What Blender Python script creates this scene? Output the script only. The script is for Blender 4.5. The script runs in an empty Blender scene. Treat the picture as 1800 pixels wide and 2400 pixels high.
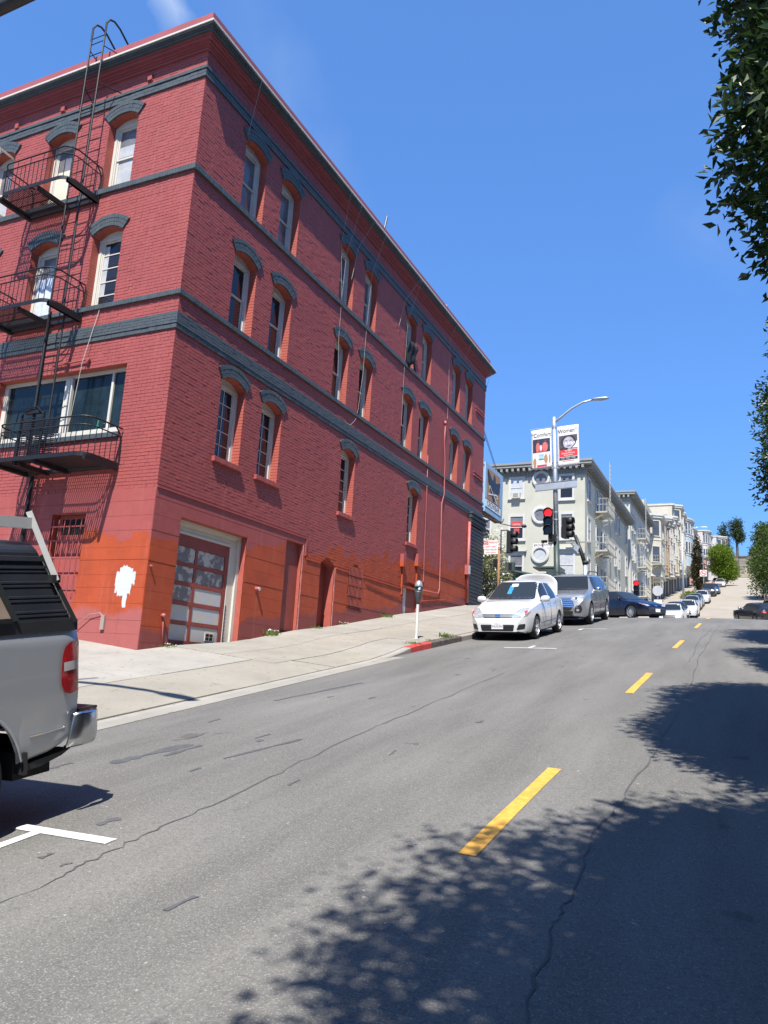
import bpy, bmesh, math, random
import numpy as np
from mathutils import Vector, Matrix
from mathutils.bvhtree import BVHTree

# ------------------------------------------------------------------ camera
SC = bpy.context.scene
COL = SC.collection
R = math.radians
yaw, pitch, roll = R(-25.672), R(11.901), R(3.2496)
fwd = Vector((math.sin(yaw)*math.cos(pitch), math.cos(yaw)*math.cos(pitch), math.sin(pitch)))
r0 = Vector((math.cos(yaw), -math.sin(yaw), 0)); u0 = r0.cross(fwd)
rgt = math.cos(roll)*r0 + math.sin(roll)*u0
upv = -math.sin(roll)*r0 + math.cos(roll)*u0
cd = bpy.data.cameras.new('camera'); cam = bpy.data.objects.new('camera', cd); COL.objects.link(cam)
cd.sensor_fit = 'VERTICAL'; cd.sensor_height = 36; cd.lens = 1828/2400*36
cd.clip_start = 0.05; cd.clip_end = 3000
cam.matrix_world = Matrix(((rgt.x, upv.x, -fwd.x, 0), (rgt.y, upv.y, -fwd.y, 0), (rgt.z, upv.z, -fwd.z, 0), (0, 0, 0, 1)))
SC.camera = cam

# ------------------------------------------------------------------ sky and sun
SUN = Vector((0.28, -0.95, 1.55)).normalized()      # towards the sun
elev = math.asin(SUN.z); azim = math.atan2(SUN.x, SUN.y)
W = bpy.data.worlds.new('World'); SC.world = W; W.use_nodes = True
nt = W.node_tree; nt.nodes.clear()
wo = nt.nodes.new('ShaderNodeOutputWorld'); bg = nt.nodes.new('ShaderNodeBackground')
sk = nt.nodes.new('ShaderNodeTexSky'); sk.sky_type = 'NISHITA'; sk.sun_disc = False
sk.sun_elevation = elev; sk.sun_rotation = azim
sk.altitude = 0; sk.air_density = 1.0; sk.dust_density = 0.35; sk.ozone_density = 3.0
hs = nt.nodes.new('ShaderNodeHueSaturation'); hs.inputs['Saturation'].default_value = 1.0
gm = nt.nodes.new('ShaderNodeGamma'); gm.inputs[1].default_value = .54; nt.links.new(sk.outputs[0], gm.inputs[0]); nt.links.new(gm.outputs[0], hs.inputs['Color'])
tint = nt.nodes.new('ShaderNodeMix'); tint.data_type = 'RGBA'; tint.blend_type = 'MULTIPLY'; tint.inputs[0].default_value = 1; tint.inputs[7].default_value = (.85,1.62,2.95,1); nt.links.new(hs.outputs[0], tint.inputs[6])
# two thin high clouds
tc = nt.nodes.new('ShaderNodeTexCoord')
def wmath(op, a, b=None):
    n = nt.nodes.new('ShaderNodeMath'); n.operation = op
    for i, v in enumerate((a, b)):
        if v is None: continue
        if isinstance(v, (int, float)): n.inputs[i].default_value = v
        else: nt.links.new(v, n.inputs[i])
    return n.outputs[0]
def wdot(v):
    n = nt.nodes.new('ShaderNodeVectorMath'); n.operation = 'DOT_PRODUCT'
    nt.links.new(tc.outputs['Generated'], n.inputs[0]); n.inputs[1].default_value = tuple(v)
    return n.outputs['Value']
def wisp(p0, p1, half, strength, scale):
    d0 = (fwd*1828 + rgt*(p0[0]-900) - upv*(p0[1]-1200)).normalized()
    d1 = (fwd*1828 + rgt*(p1[0]-900) - upv*(p1[1]-1200)).normalized()
    mid = (d0+d1).normalized(); e1 = (d1-d0); ln = e1.length/2; e1.normalize(); e2 = mid.cross(e1).normalized()
    nz = nt.nodes.new('ShaderNodeTexNoise'); nz.inputs['Scale'].default_value = scale; nz.inputs['Detail'].default_value = 5
    nt.links.new(tc.outputs['Generated'], nz.inputs['Vector'])
    wob = wmath('MULTIPLY', wmath('SUBTRACT', nz.outputs[0], .5), half*1.6)
    v = wmath('ABSOLUTE', wmath('ADD', wdot(e2), wob)); u = wmath('ABSOLUTE', wdot(e1))
    mv = wmath('MAXIMUM', wmath('SUBTRACT', 1, wmath('DIVIDE', v, half)), 0)
    mu = wmath('MAXIMUM', wmath('SUBTRACT', 1, wmath('DIVIDE', u, ln*1.3)), 0)
    m = wmath('MULTIPLY', wmath('MULTIPLY', mv, wmath('POWER', mu, .5)), wmath('MULTIPLY', nz.outputs[0], strength))
    front = wmath('GREATER_THAN', wdot(mid), .5)
    return wmath('MULTIPLY', m, front)
tot = wmath('ADD', wisp((352, -90), (412, 62), .022, .8, 30), wisp((560, -60), (760, 480), .05, .14, 14))
tot = wmath('ADD', tot, wisp((1560, 500), (1760, 620), .04, .10, 14))
tot = wmath('MINIMUM', tot, 1)
mx = nt.nodes.new('ShaderNodeMix'); mx.data_type = 'RGBA'
nt.links.new(tot, mx.inputs['Factor']); nt.links.new(tint.outputs[2], mx.inputs[6]); mx.inputs[7].default_value = (5.2, 6.0, 7.0, 1)
nt.links.new(mx.outputs[2], bg.inputs['Color']); bg.inputs['Strength'].default_value = 0.085
nt.links.new(bg.outputs[0], wo.inputs[0])
sd = bpy.data.lights.new('sun', 'SUN'); sd.energy = 5.0; sd.angle = R(0.53); sd.color = (1.0, .955, .89)
so = bpy.data.objects.new('sun', sd); COL.objects.link(so); so.rotation_euler = SUN.to_track_quat('Z', 'Y').to_euler()
SC.view_settings.view_transform = 'Standard'; SC.view_settings.look = 'None'; SC.view_settings.gamma = 1
SC.view_settings.exposure = 0.9; SC.view_settings.use_curve_mapping = False
SC.cycles.max_bounces = 6; SC.cycles.transparent_max_bounces = 8; SC.cycles.use_denoising = True

rnd = random.Random(7)
# ------------------------------------------------------------------ materials
MATS = {}
def nd(t, typ, **k):
    n = t.nodes.new(typ)
    for a, v in k.items(): setattr(n, a, v)
    return n
def mathn(t, op, a, b=None, c=None, clamp=False):
    n = t.nodes.new('ShaderNodeMath'); n.operation = op; n.use_clamp = clamp
    for i, v in enumerate((a, b, c)):
        if v is None: continue
        if isinstance(v, (int, float)): n.inputs[i].default_value = v
        else: t.links.new(v, n.inputs[i])
    return n.outputs[0]
def mixc(t, f, a, b):
    n = t.nodes.new('ShaderNodeMix'); n.data_type = 'RGBA'; n.clamp_factor = True
    if isinstance(f, (int, float)): n.inputs[0].default_value = f
    else: t.links.new(f, n.inputs[0])
    for i, v in ((6, a), (7, b)):
        if isinstance(v, tuple): n.inputs[i].default_value = v if len(v) == 4 else (*v, 1)
        else: t.links.new(v, n.inputs[i])
    return n.outputs[2]
def noise(t, vec, scale, detail=4, rough=.55):
    n = t.nodes.new('ShaderNodeTexNoise'); n.inputs['Scale'].default_value = scale
    n.inputs['Detail'].default_value = detail; n.inputs['Roughness'].default_value = rough
    if vec is not None: t.links.new(vec, n.inputs['Vector'])
    return n.outputs[0]
def ramp(t, f, lo, hi):
    n = t.nodes.new('ShaderNodeMapRange'); t.links.new(f, n.inputs[0])
    n.inputs[1].default_value = lo; n.inputs[2].default_value = hi
    return n.outputs[0]
def newmat(name):
    m = bpy.data.materials.new(name); m.use_nodes = True; t = m.node_tree
    b = t.nodes['Principled BSDF']; MATS[name] = m
    return m, t, b
def M(name, col, rough=.6, metal=0, var=.12, vs=3.0, bump=0, bs=40, spec=.5, coat=0, emit=None, es=0, dirt=0, trans=0, world=False):
    if name in MATS: return MATS[name]
    m, t, b = newmat(name)
    if world: vec = nd(t, 'ShaderNodeNewGeometry').outputs['Position']
    else: vec = nd(t, 'ShaderNodeTexCoord').outputs['Object']
    c = tuple(col)
    if var > 0:
        n1 = ramp(t, noise(t, vec, vs, 5, .6), .25, .75)
        cc = mixc(t, n1, tuple(x*(1-var) for x in c), tuple(min(1, x*(1+var)) for x in c))
        if dirt > 0:
            n2 = ramp(t, noise(t, vec, vs*.37+.2, 6, .7), .5, .8)
            cc = mixc(t, mathn(t, 'MULTIPLY', n2, dirt), cc, tuple(x*.45 for x in c))
        t.links.new(cc, b.inputs['Base Color'])
    else: b.inputs['Base Color'].default_value = (*c, 1)
    b.inputs['Roughness'].default_value = rough; b.inputs['Metallic'].default_value = metal
    b.inputs['Specular IOR Level'].default_value = spec
    b.inputs['Coat Weight'].default_value = coat; b.inputs['Coat Roughness'].default_value = .04
    if trans: b.inputs['Transmission Weight'].default_value = trans
    if emit: b.inputs['Emission Color'].default_value = (*emit, 1); b.inputs['Emission Strength'].default_value = es
    if bump > 0:
        bn = nd(t, 'ShaderNodeBump'); bn.inputs['Strength'].default_value = bump; bn.inputs['Distance'].default_value = .01
        t.links.new(noise(t, vec, bs, 5, .65), bn.inputs['Height']); t.links.new(bn.outputs[0], b.inputs['Normal'])
    return m

# ------------------------------------------------------------------ mesh helpers
ORG = {}
class MB:
    def __init__(s): s.v = []; s.f = []
    def add(s, vs, fs):
        n = len(s.v); s.v += [tuple(p) for p in vs]; s.f += [tuple(i+n for i in f) for f in fs]
        return s
    def box(s, x0, x1, y0, y1, z0, z1):
        if x0 > x1: x0, x1 = x1, x0
        if y0 > y1: y0, y1 = y1, y0
        return s.add([(x0,y0,z0),(x1,y0,z0),(x1,y1,z0),(x0,y1,z0),(x0,y0,z1),(x1,y0,z1),(x1,y1,z1),(x0,y1,z1)],
                     [(0,3,2,1),(4,5,6,7),(0,1,5,4),(1,2,6,5),(2,3,7,6),(3,0,4,7)])
    def boxT(s, T, a0, a1, d0, d1, z0, z1):
        p = [T(a, d, z) for z in (z0, z1) for a, d in ((a0,d0),(a1,d0),(a1,d1),(a0,d1))]
        return s.add(p, [(0,3,2,1),(4,5,6,7),(0,1,5,4),(1,2,6,5),(2,3,7,6),(3,0,4,7)])
    def obox(s, c, ax, ay, az):   # oriented box: centre, three half-axis vectors
        c, ax, ay, az = map(Vector, (c, ax, ay, az))
        p = [c+i*ax+j*ay+k*az for k in (-1,1) for i, j in ((-1,-1),(1,-1),(1,1),(-1,1))]
        return s.add(p, [(0,3,2,1),(4,5,6,7),(0,1,5,4),(1,2,6,5),(2,3,7,6),(3,0,4,7)])
    def bar(s, p, q, w, h=None):
        p, q = Vector(p), Vector(q); d = q-p
        if d.length < 1e-6: return s
        n = d.normalized(); a = Vector((0,0,1)) if abs(n.z) < .95 else Vector((0,1,0))
        x = n.cross(a).normalized(); y = x.cross(n)
        return s.obox((p+q)/2, x*(w/2), y*((h or w)/2), d/2)
    def tube(s, pts, r, k=8, caps=True):
        pts = [Vector(p) for p in pts]; n = len(pts); rs = r if isinstance(r, (list, tuple)) else [r]*n
        base = len(s.v); pa = None
        for i, p in enumerate(pts):
            d = (pts[min(i+1, n-1)]-pts[max(i-1, 0)]).normalized()
            if pa is None:
                a = Vector((0,0,1)) if abs(d.z) < .9 else Vector((1,0,0)); x = d.cross(a).normalized()
            else:
                x = (pa - d*pa.dot(d)).normalized()
            pa = x; y = d.cross(x)
            for j in range(k):
                t = 2*math.pi*j/k; s.v.append(tuple(p + x*(rs[i]*math.cos(t)) + y*(rs[i]*math.sin(t))))
        for i in range(n-1):
            for j in range(k):
                a = base+i*k+j; b = base+i*k+(j+1) % k
                s.f.append((a, b, b+k, a+k))
        if caps:
            s.f.append(tuple(base+j for j in range(k))[::-1]); s.f.append(tuple(base+(n-1)*k+j for j in range(k)))
        return s
    def lathe(s, prof, k=24, c=(0,0,0), axis='z', caps=True):
        base = len(s.v); c = Vector(c)
        for r, h in prof:
            for j in range(k):
                t = 2*math.pi*j/k; a, b = r*math.cos(t), r*math.sin(t)
                q = {'z': (a, b, h), 'y': (a, h, b), 'x': (h, a, b)}[axis]
                s.v.append(tuple(c+Vector(q)))
        for i in range(len(prof)-1):
            for j in range(k):
                a = base+i*k+j; b = base+i*k+(j+1) % k
                s.f.append((a, b, b+k, a+k))
        if caps:
            s.f.append(tuple(base+j for j in range(k))[::-1]); s.f.append(tuple(base+(len(prof)-1)*k+j for j in range(k)))
        return s
    def prism(s, T, poly, d0, d1):   # polygon in (a,z) extruded along d
        n = len(poly); b = len(s.v)
        for d in (d0, d1): s.v += [tuple(T(a, d, z)) for a, z in poly]
        s.f.append(tuple(b+i for i in range(n))[::-1]); s.f.append(tuple(b+n+i for i in range(n)))
        for i in range(n):
            j = (i+1) % n; s.f.append((b+i, b+j, b+n+j, b+n+i))
        return s
    def grid(s, P):   # 2-D list of points
        b = len(s.v); m = len(P[0])
        for row in P: s.v += [tuple(p) for p in row]
        for i in range(len(P)-1):
            for j in range(m-1): s.f.append((b+i*m+j, b+i*m+j+1, b+(i+1)*m+j+1, b+(i+1)*m+j))
        return s
    def ell(s, c, rx, ry, rz, k=12, m=8, p=1.0):
        c = Vector(c); b = len(s.v); sg = lambda v: math.copysign(abs(v)**p, v)
        for i in range(m+1):
            ph = math.pi*i/m - math.pi/2
            for j in range(k):
                t = 2*math.pi*j/k
                s.v.append((c.x+rx*sg(math.cos(ph))*sg(math.cos(t)), c.y+ry*sg(math.cos(ph))*sg(math.sin(t)), c.z+rz*sg(math.sin(ph))))
        for i in range(m):
            for j in range(k):
                a = b+i*k+j; q = b+i*k+(j+1) % k; s.f.append((a, q, q+k, a+k))
        return s
    def build(s, name, mat, parent=None, smooth=False, kind=None, fix=True, ang=None):
        o = ORG.get(parent.name, (0,0,0)) if parent else (0,0,0)
        me = bpy.data.meshes.new(name)
        me.from_pydata([(x-o[0], y-o[1], z-o[2]) for x, y, z in s.v], [], s.f)
        if fix:
            bm = bmesh.new(); bm.from_mesh(me); bmesh.ops.recalc_face_normals(bm, faces=bm.faces); bm.to_mesh(me); bm.free()
        return link(name, me, mat, parent, smooth, kind, o, ang)
def link(name, me, mat, parent=None, smooth=False, kind=None, org=(0,0,0), ang=None):
    ob = bpy.data.objects.new(name, me); COL.objects.link(ob)
    if mat is not None:
        for m_ in (mat if isinstance(mat, list) else [mat]): me.materials.append(m_)
    if smooth:
        me.polygons.foreach_set('use_smooth', [True]*len(me.polygons))
        if ang: me.set_sharp_from_angle(angle=R(ang))
    if parent: ob.parent = parent; ORG[ob.name] = ORG.get(parent.name, org)
    else: ORG[ob.name] = (0,0,0)
    if kind: ob['kind'] = kind
    return ob
def thing(name, label, cat, loc=(0,0,0), local=False, rot=None, group=None):
    e = bpy.data.objects.new(name, None); COL.objects.link(e); e.location = loc; e.empty_display_size = .2
    if rot is not None: e.rotation_euler = rot
    ORG[e.name] = (0,0,0) if local else tuple(loc)
    return tag(e, label, cat, group)
def tag(o, label, cat, group=None):
    o['label'] = label; o['category'] = cat
    if group: o['group'] = group
    return o
def copy_tree(o, parent=None):
    c = o.copy(); COL.objects.link(c); c.parent = parent
    ORG[c.name] = ORG.get(o.name, (0,0,0))
    for ch in o.children: copy_tree(ch, c)
    return c
def npmesh(name, V, F, mat, parent=None, smooth=False, kind=None, org=(0,0,0)):
    V = np.asarray(V, np.float32) - np.asarray(org, np.float32); F = np.asarray(F, np.int32); k = F.shape[1]
    me = bpy.data.meshes.new(name); me.vertices.add(len(V)); me.vertices.foreach_set('co', V.ravel())
    me.loops.add(F.size); me.loops.foreach_set('vertex_index', F.ravel())
    me.polygons.add(len(F)); me.polygons.foreach_set('loop_start', np.arange(0, F.size, k, dtype=np.int32))
    me.polygons.foreach_set('loop_total', np.full(len(F), k, np.int32)); me.update(calc_edges=True); me.validate()
    if not smooth: me.shade_flat()
    return link(name, me, mat, parent, smooth, kind, org)
def text(s, size, mat, parent, mtx, ext=.002, name='lettering', align='CENTER', sx=1.0):
    c = bpy.data.curves.new(name, 'FONT'); c.body = s; c.size = size; c.extrude = ext; c.align_x = align; c.align_y = 'CENTER'
    t_ = bpy.data.objects.new('tmp', c); me = bpy.data.meshes.new_from_object(t_); bpy.data.objects.remove(t_); bpy.data.curves.remove(c)
    org = ORG.get(parent.name, (0,0,0)); me.transform(Matrix.Translation(-Vector(org)) @ mtx @ Matrix.Diagonal((sx,1,1,1)))
    me.name = name; o = bpy.data.objects.new(name, me); COL.objects.link(o); me.materials.clear(); me.materials.append(mat); o.parent = parent; return o
def frame(o, x, y):     # matrix whose local X,Y axes are x,y at origin o
    x = Vector(x).normalized(); y = Vector(y).normalized(); z = x.cross(y).normalized(); o = Vector(o)
    return Matrix(((x.x,y.x,z.x,o.x),(x.y,y.y,z.y,o.y),(x.z,y.z,z.z,o.z),(0,0,0,1)))
def pwl(pts):
    xs = [p[0] for p in pts]; ys = [p[1] for p in pts]
    return lambda x: float(np.interp(x, xs, ys))
def sm(pts, n=3):  # smoothed piecewise function
    xs = [p[0] for p in pts]; ys = [p[1] for p in pts]
    return lambda x, h=.05: float(np.mean([np.interp(x+k*h, xs, ys) for k in (-1.5,-.75,0,.75,1.5)]))
# ================================================================== GROUND
prof = pwl([(-120,-18.42),(30,2.58),(32,2.83),(34,3.03),(41,3.57),(50,4.02),(54,4.3),(58,4.7),(64,5.45),(70,6.3),(75,6.98),(85,8.42),(111,12.7),(168,22),(190,26),(194,26.4),(400,26.4)])
def profs(y): return (prof(y-1)+prof(y-.5)+prof(y)+prof(y+.5)+prof(y+1))/5
def zr(x, y): return profs(y) - .016*min(abs(x+1.6), 5.15)
KX = -6.85; RX = 3.55
zfac = pwl([(-40,-6.6),(0,-1.2),(11.4,.23),(12.3,.36),(14.5,.58),(16.9,1.02),(18.7,1.25),(23.5,2.06),(24.8,2.22),(29.5,2.96),(31.4,3.17),(34,3.4)])
kerbh = pwl([(-40,.0),(-3,.0),(14.2,.0),(15.2,.05),(16.2,.14),(60,.14)])
def zs(x, y):     # left pavement
    k = zr(KX, y)+kerbh(y); t = min(1, max(0, (KX-x)/(KX+10.4)))
    return k + t*(zfac(y)-k)
def concrete(name, col, agg=.2, vs=1.2, bump=.35, bs=70, streak=.25):
    m, t, b = newmat(name); p = nd(t, 'ShaderNodeNewGeometry').outputs['Position']
    n1 = ramp(t, noise(t, p, vs, 6, .65), .3, .7); n2 = noise(t, p, bs, 3, .7); n3 = ramp(t, noise(t, p, .35, 4, .6), .45, .75)
    c = mixc(t, n1, tuple(x*.86 for x in col), tuple(x*1.1 for x in col))
    c = mixc(t, mathn(t, 'MULTIPLY', ramp(t, n2, .52, .72), agg), c, tuple(x*.45 for x in col))
    c = mixc(t, mathn(t, 'MULTIPLY', n3, streak), c, tuple(x*.62 for x in col))
    sp = ramp(t, noise(t, p, 9, 2, .5), .655, .70)
    c = mixc(t, mathn(t, 'MULTIPLY', sp, .5), c, tuple(x*.4 for x in col))
    t.links.new(c, b.inputs['Base Color']); b.inputs['Roughness'].default_value = .9; b.inputs['Specular IOR Level'].default_value = .25
    bn = nd(t, 'ShaderNodeBump'); bn.inputs['Strength'].default_value = bump; bn.inputs['Distance'].default_value = .008
    t.links.new(n2, bn.inputs['Height']); t.links.new(bn.outputs[0], b.inputs['Normal']); return m
def asphalt(name, col):
    m, t, b = newmat(name); p = nd(t, 'ShaderNodeNewGeometry').outputs['Position']
    mp = nd(t, 'ShaderNodeMapping'); mp.inputs['Scale'].default_value = (1, .07, 1); t.links.new(p, mp.inputs[0])
    st = ramp(t, noise(t, mp.outputs[0], 1.6, 5, .6), .3, .72)
    big = ramp(t, noise(t, p, .5, 5, .6), .3, .7); gr = noise(t, p, 95, 2, .8); gr2 = noise(t, p, 38, 3, .7)
    c = mixc(t, st, tuple(x*.68 for x in col), tuple(x*1.2 for x in col))
    c = mixc(t, mathn(t, 'MULTIPLY', big, .22), c, tuple(x*.62 for x in col))
    c = mixc(t, mathn(t, 'MULTIPLY', ramp(t, gr2, .48, .66), .5), c, tuple(x*.5 for x in col))
    c = mixc(t, mathn(t, 'MULTIPLY', ramp(t, gr, .54, .68), .6), c, tuple(min(1, x*2.4) for x in col))
    sp = ramp(t, noise(t, p, 2.3, 3, .55), .695, .73)
    c = mixc(t, mathn(t, 'MULTIPLY', sp, .55), c, tuple(x*.42 for x in col))
    sp2 = ramp(t, noise(t, p, 26, 1, .5), .775, .79)
    c = mixc(t, mathn(t, 'MULTIPLY', sp2, .6), c, tuple(min(1, x*3) for x in col))
    t.links.new(c, b.inputs['Base Color']); b.inputs['Roughness'].default_value = .82; b.inputs['Specular IOR Level'].default_value = .3
    bn = nd(t, 'ShaderNodeBump'); bn.inputs['Strength'].default_value = .55; bn.inputs['Distance'].default_value = .006
    t.links.new(mathn(t, 'ADD', gr, gr2), bn.inputs['Height']); t.links.new(bn.outputs[0], b.inputs['Normal']); return m
m_asph = asphalt('asphalt', (.142,.137,.125)); m_xst = asphalt('cross_asphalt', (.20,.185,.165))
m_conc = concrete('pavement_concrete', (.27,.253,.218)); m_aggr = concrete('aggregate_concrete', (.285,.262,.215), .85, 1.0, .9, 95)
m_far = concrete('street_concrete', (.30,.265,.215), .15, .5, .1); m_kerb = concrete('kerb_concrete', (.30,.28,.245), .4)
m_joint = M('joint_dirt', (.10,.09,.075), .95, var=.3, vs=8); m_dirt = M('terrain_soil', (.26,.23,.18), .95, var=.25, vs=.4)
def sheet(name, xs, ys, zf, mat, parent=None, kind='structure', smooth=True):
    b = MB(); b.grid([[(x, y, zf(x, y)) for x in xs] for y in ys]); return b.build(name, mat, parent, smooth=smooth, kind=kind if parent is None else None, fix=False)
def frange(a, b, st):
    n = max(1, round((b-a)/st)); return [a+(b-a)*i/n for i in range(n+1)]
def flip(o): o.data.flip_normals(); return o
def terr(x, y):
    z = prof(y)-.16
    if y > 193: z = 30.6 + min(6, (y-193)*.04)
    if x < -12 and y > 52: z += min(7, (-12-x)*.03)
    return z
sheet('ground', [-420,-200,-100,-60,-30,-11,-6,0,5,30,60,100,200,420], frange(-120,30,10)+frange(32,80,4)+frange(88,192,8)+[192.9,193.2,230,300,420,700,1200], terr, m_dirt)
XR = [KX,-5.6,-4.2,-2.9,-1.6,-.3,1,2.3,RX]
road = sheet('road', XR, frange(-45,29,2)+frange(29.5,34,.5), zr, m_asph)
cross = sheet('cross_street', [-120,-60,-30,-15,-10]+XR+[6,15,30,60,120], frange(34,51.5,.7), lambda x, y: profs(y)-.016*min(abs(x+1.6),5.15)+.0, m_xst)
frd = sheet('far_road', XR, frange(51.5,194,1.5), zr, m_far)
# far-road concrete panels are scored across the street
# --- paint
m_yel = M('yellow_paint', (.62,.325,.05), .65, var=.22, vs=16, bump=.3, bs=90, dirt=.75, world=True); m_wht = M('white_road_paint', (.55,.55,.52), .6, var=.2, vs=12, dirt=.75, world=True)
def mark(name, x0, x1, y0, y1, mat, dz=.005):
    n = max(2, int((y1-y0)/.4)); b = MB(); ys = frange(y0, y1, (y1-y0)/n)
    b.grid([[(x+rnd.uniform(-.004,.004), y, zr(x,y)+dz) for x in (x0,(x0+x1)/2,x1)] for y in ys]); return b.build(name, mat, road, fix=False)
for y0, y1, x in ((4.58,6.78,-1.60),(11.31,13.7,-1.63),(18.44,20.67,-1.66),(25.6,28.0,-1.665),(31.5,33.9,-1.62)): mark('centre_dash', x-.002, x+.105, y0, y1, m_yel)
for (cx0,cx1,cy0,cy1),(sx0,sx1,sy0,sy1) in (((-4.46,-3.66,3.93,4.03),(-4.29,-4.21,3.0,3.929)),((-5.27,-4.05,17.74,17.85),(-4.74,-4.65,17.855,18.4)),((-4.85,-4.1,24.7,24.8),(-4.88,-4.79,24.2,24.695))):
    mark('parking_tee', cx0, cx1, cy0, cy1, m_wht); mark('parking_tee', sx0, sx1, sy0, sy1, m_wht)
m_tar = M('crack_tar', (.07,.07,.07), .7, var=.3, vs=9, world=True); m_patch = M('asphalt_patch', (.075,.076,.08), .85, var=.25, vs=12, bump=.4, bs=120, world=True)
def ribbon(name, pts, w, mat, dz=.004, jit=.02, n=9):
    P = []
    for (x0,y0),(x1,y1) in zip(pts, pts[1:]):
        for i in range(n): t = i/n; P.append((x0+(x1-x0)*t+rnd.uniform(-jit,jit), y0+(y1-y0)*t))
    P.append(pts[-1]); b = MB(); rows = []
    for x, y in P:
        ww = w*rnd.uniform(.3,1.3)/2; rows.append([(x-ww,y,zr(x,y)+dz),(x+ww,y,zr(x,y)+dz)])
    b.grid(rows); return b.build(name, mat, road, fix=False)
ribbon('crack', [(-.8,2.2),(-.81,3.08),(-.89,3.86),(-.9,4.25),(-.95,5.34),(-.91,6.3),(-.87,7.7),(-.86,11.6),(-1.0,16.7),(-1.03,23),(-1.0,30)], .014, m_tar)
ribbon('crack', [(-1.12,15.8),(-1.24,21),(-1.14,26)], .016, m_tar)
ribbon('crack', [(-3.5,2.2),(-3.47,3.4),(-3.53,3.8),(-3.58,4.4),(-3.58,5.4),(-3.72,6.7),(-3.8,9),(-3.85,13)], .014, m_patch, jit=.03)
for pts, w in (([(-5.25,5.6),(-5.2,6.0),(-5.1,6.5)], .16), ([(-5.0,6.0),(-4.98,6.5)], .06), ([(-4.0,4.2),(-3.98,4.38)], .08), ([(-3.84,3.6),(-3.83,3.69)], .05), ([(-4.4,6.1),(-4.2,7.1)], .05), ([(-3.62,3.55),(-3.6,3.62)], .03), ([(-5.9,9.2),(-5.6,11.2)], .07)):
    ribbon('tar_patch', pts, w, m_patch, jit=.012, n=5)
rs = random.Random(31)
for k in range(34):
    x = rs.uniform(-6.2,-1.9); y = rs.uniform(2.6,24); l = rs.uniform(.04,.30); ribbon('tar_patch', [(x,y),(x+rs.uniform(-.03,.03),y+l)], rs.uniform(.02,.07), m_patch, jit=.01, n=4)
# --- left pavement: slabs over a dark bed, kerb, gutter
walk = sheet('sidewalk', frange(-10.42,KX-.17,.6), frange(-16,31.4,1.2), lambda x, y: zs(x,y)-.03, m_joint)
def slab(x0, x1, y0, y1, mat, parent, zf, g=.008, name='slab'):
    xs = frange(x0+g, x1-g, .55); ys = frange(y0+g, y1-g, .6); b = MB(); dz = rnd.uniform(-.004,.006)
    T = [[(x, y, zf(x,y)+dz) for x in xs] for y in ys]; b.grid(T)
    n = len(b.v); ring = [T[0][i] for i in range(len(xs))]+[r[-1] for r in T[1:]]+[T[-1][i] for i in range(len(xs)-2,-1,-1)]+[r[0] for r in T[-2:0:-1]]
    low = [(x,y,z-.05) for x,y,z in ring]; b.v += ring+low; k = len(ring)
    for i in range(k): j = (i+1) % k; b.f.append((n+i, n+k+i, n+k+j, n+j))
    return b.build(name, mat, parent, fix=False)
m_concb = concrete('pavement_concrete_pale', (.295,.278,.241)); m_concc = concrete('pavement_concrete_warm', (.27,.248,.207), .35)
ys = [-16,-12.6,-9.3,-6,-3,0.2,3.3,6.4,9.25,12.3]; xsp = [-10.4,-8.75,KX-.17]
for y0, y1 in zip(ys, ys[1:]):
    slab(xsp[0], xsp[1], y0, y1, m_concb, walk, zs); slab(xsp[1]+.3, xsp[2], y0+.6, y1+.6, m_aggr, walk, zs); slab(xsp[1], xsp[1]+.3, y0, y1, m_concb, walk, zs)
ys = [12.3,14.9,17.2,19.5,21.8,24.1,26.5,28.9,31.4]
for i, (y0, y1) in enumerate(zip(ys, ys[1:])):
    slab(-10.4, -9.15, y0, y1, rnd.choice((m_conc,m_concb,m_concc)), walk, zs)
    slab(-9.15, -7.95, y0, y1, rnd.choice((m_conc,m_concc)), walk, zs); slab(-7.95, KX-.17, max(y0,12.95), y1, m_aggr if i < 1 else rnd.choice((m_conc,m_concc)), walk, zs)
def kerb(name, x0, x1, y0, y1, mat, parent, face, pr=0, st=.5):
    b = MB(); rows = []
    for y in frange(y0, y1, st):
        zt = zs(KX, y)+.002 if face < 0 else zr(RX, y)+.14; zb = zr(KX if face < 0 else RX, y)-.05; zt = max(zt, zb+.055)
        a, c = (x0, x1) if face < 0 else (x1, x0); s_ = 1 if face < 0 else -1
        rows.append([(a, y, zt-.03), (a, y, zt+pr), (c-.02*s_, y, zt+pr), (c+pr*s_, y, zt-.025+pr), (c+pr*s_, y, zb)])
    b.grid(rows); o = b.build(name, mat, parent, fix=True); return o
kb = kerb('kerb', KX-.17, KX, -16, 31.4, m_kerb, None, -1); kb['kind'] = 'structure'
m_redk = M('red_kerb_paint', (.52,.05,.04), .65, var=.25, vs=9, dirt=.7, world=True); m_redk2 = M('worn_red_kerb_paint', (.10,.075,.065), .75, var=.6, vs=7, dirt=.8, world=True)
kerb('painted_section', KX-.168, KX, 16.0, 17.2, m_redk, kb, -1, .003, .3); kerb('painted_section', KX-.168, KX, 17.21, 19.3, m_redk2, kb, -1, .0025, .3)
gut = sheet('gutter', [KX-.01,KX+.12,KX+.27], frange(-16,14.6,1)+[14.9,15.1], lambda x, y: zr(x,y)+.006*(1 if y < 14.8 else .4), m_conc)
sheet('forecourt', [-60,-30,-20,-15,-13,-11.5,-10.41], frange(-30,11.45,1.5), lambda x, y: zfac(y)+min(.25,(-10.4-x)*.1)-.004, m_concb)
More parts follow.
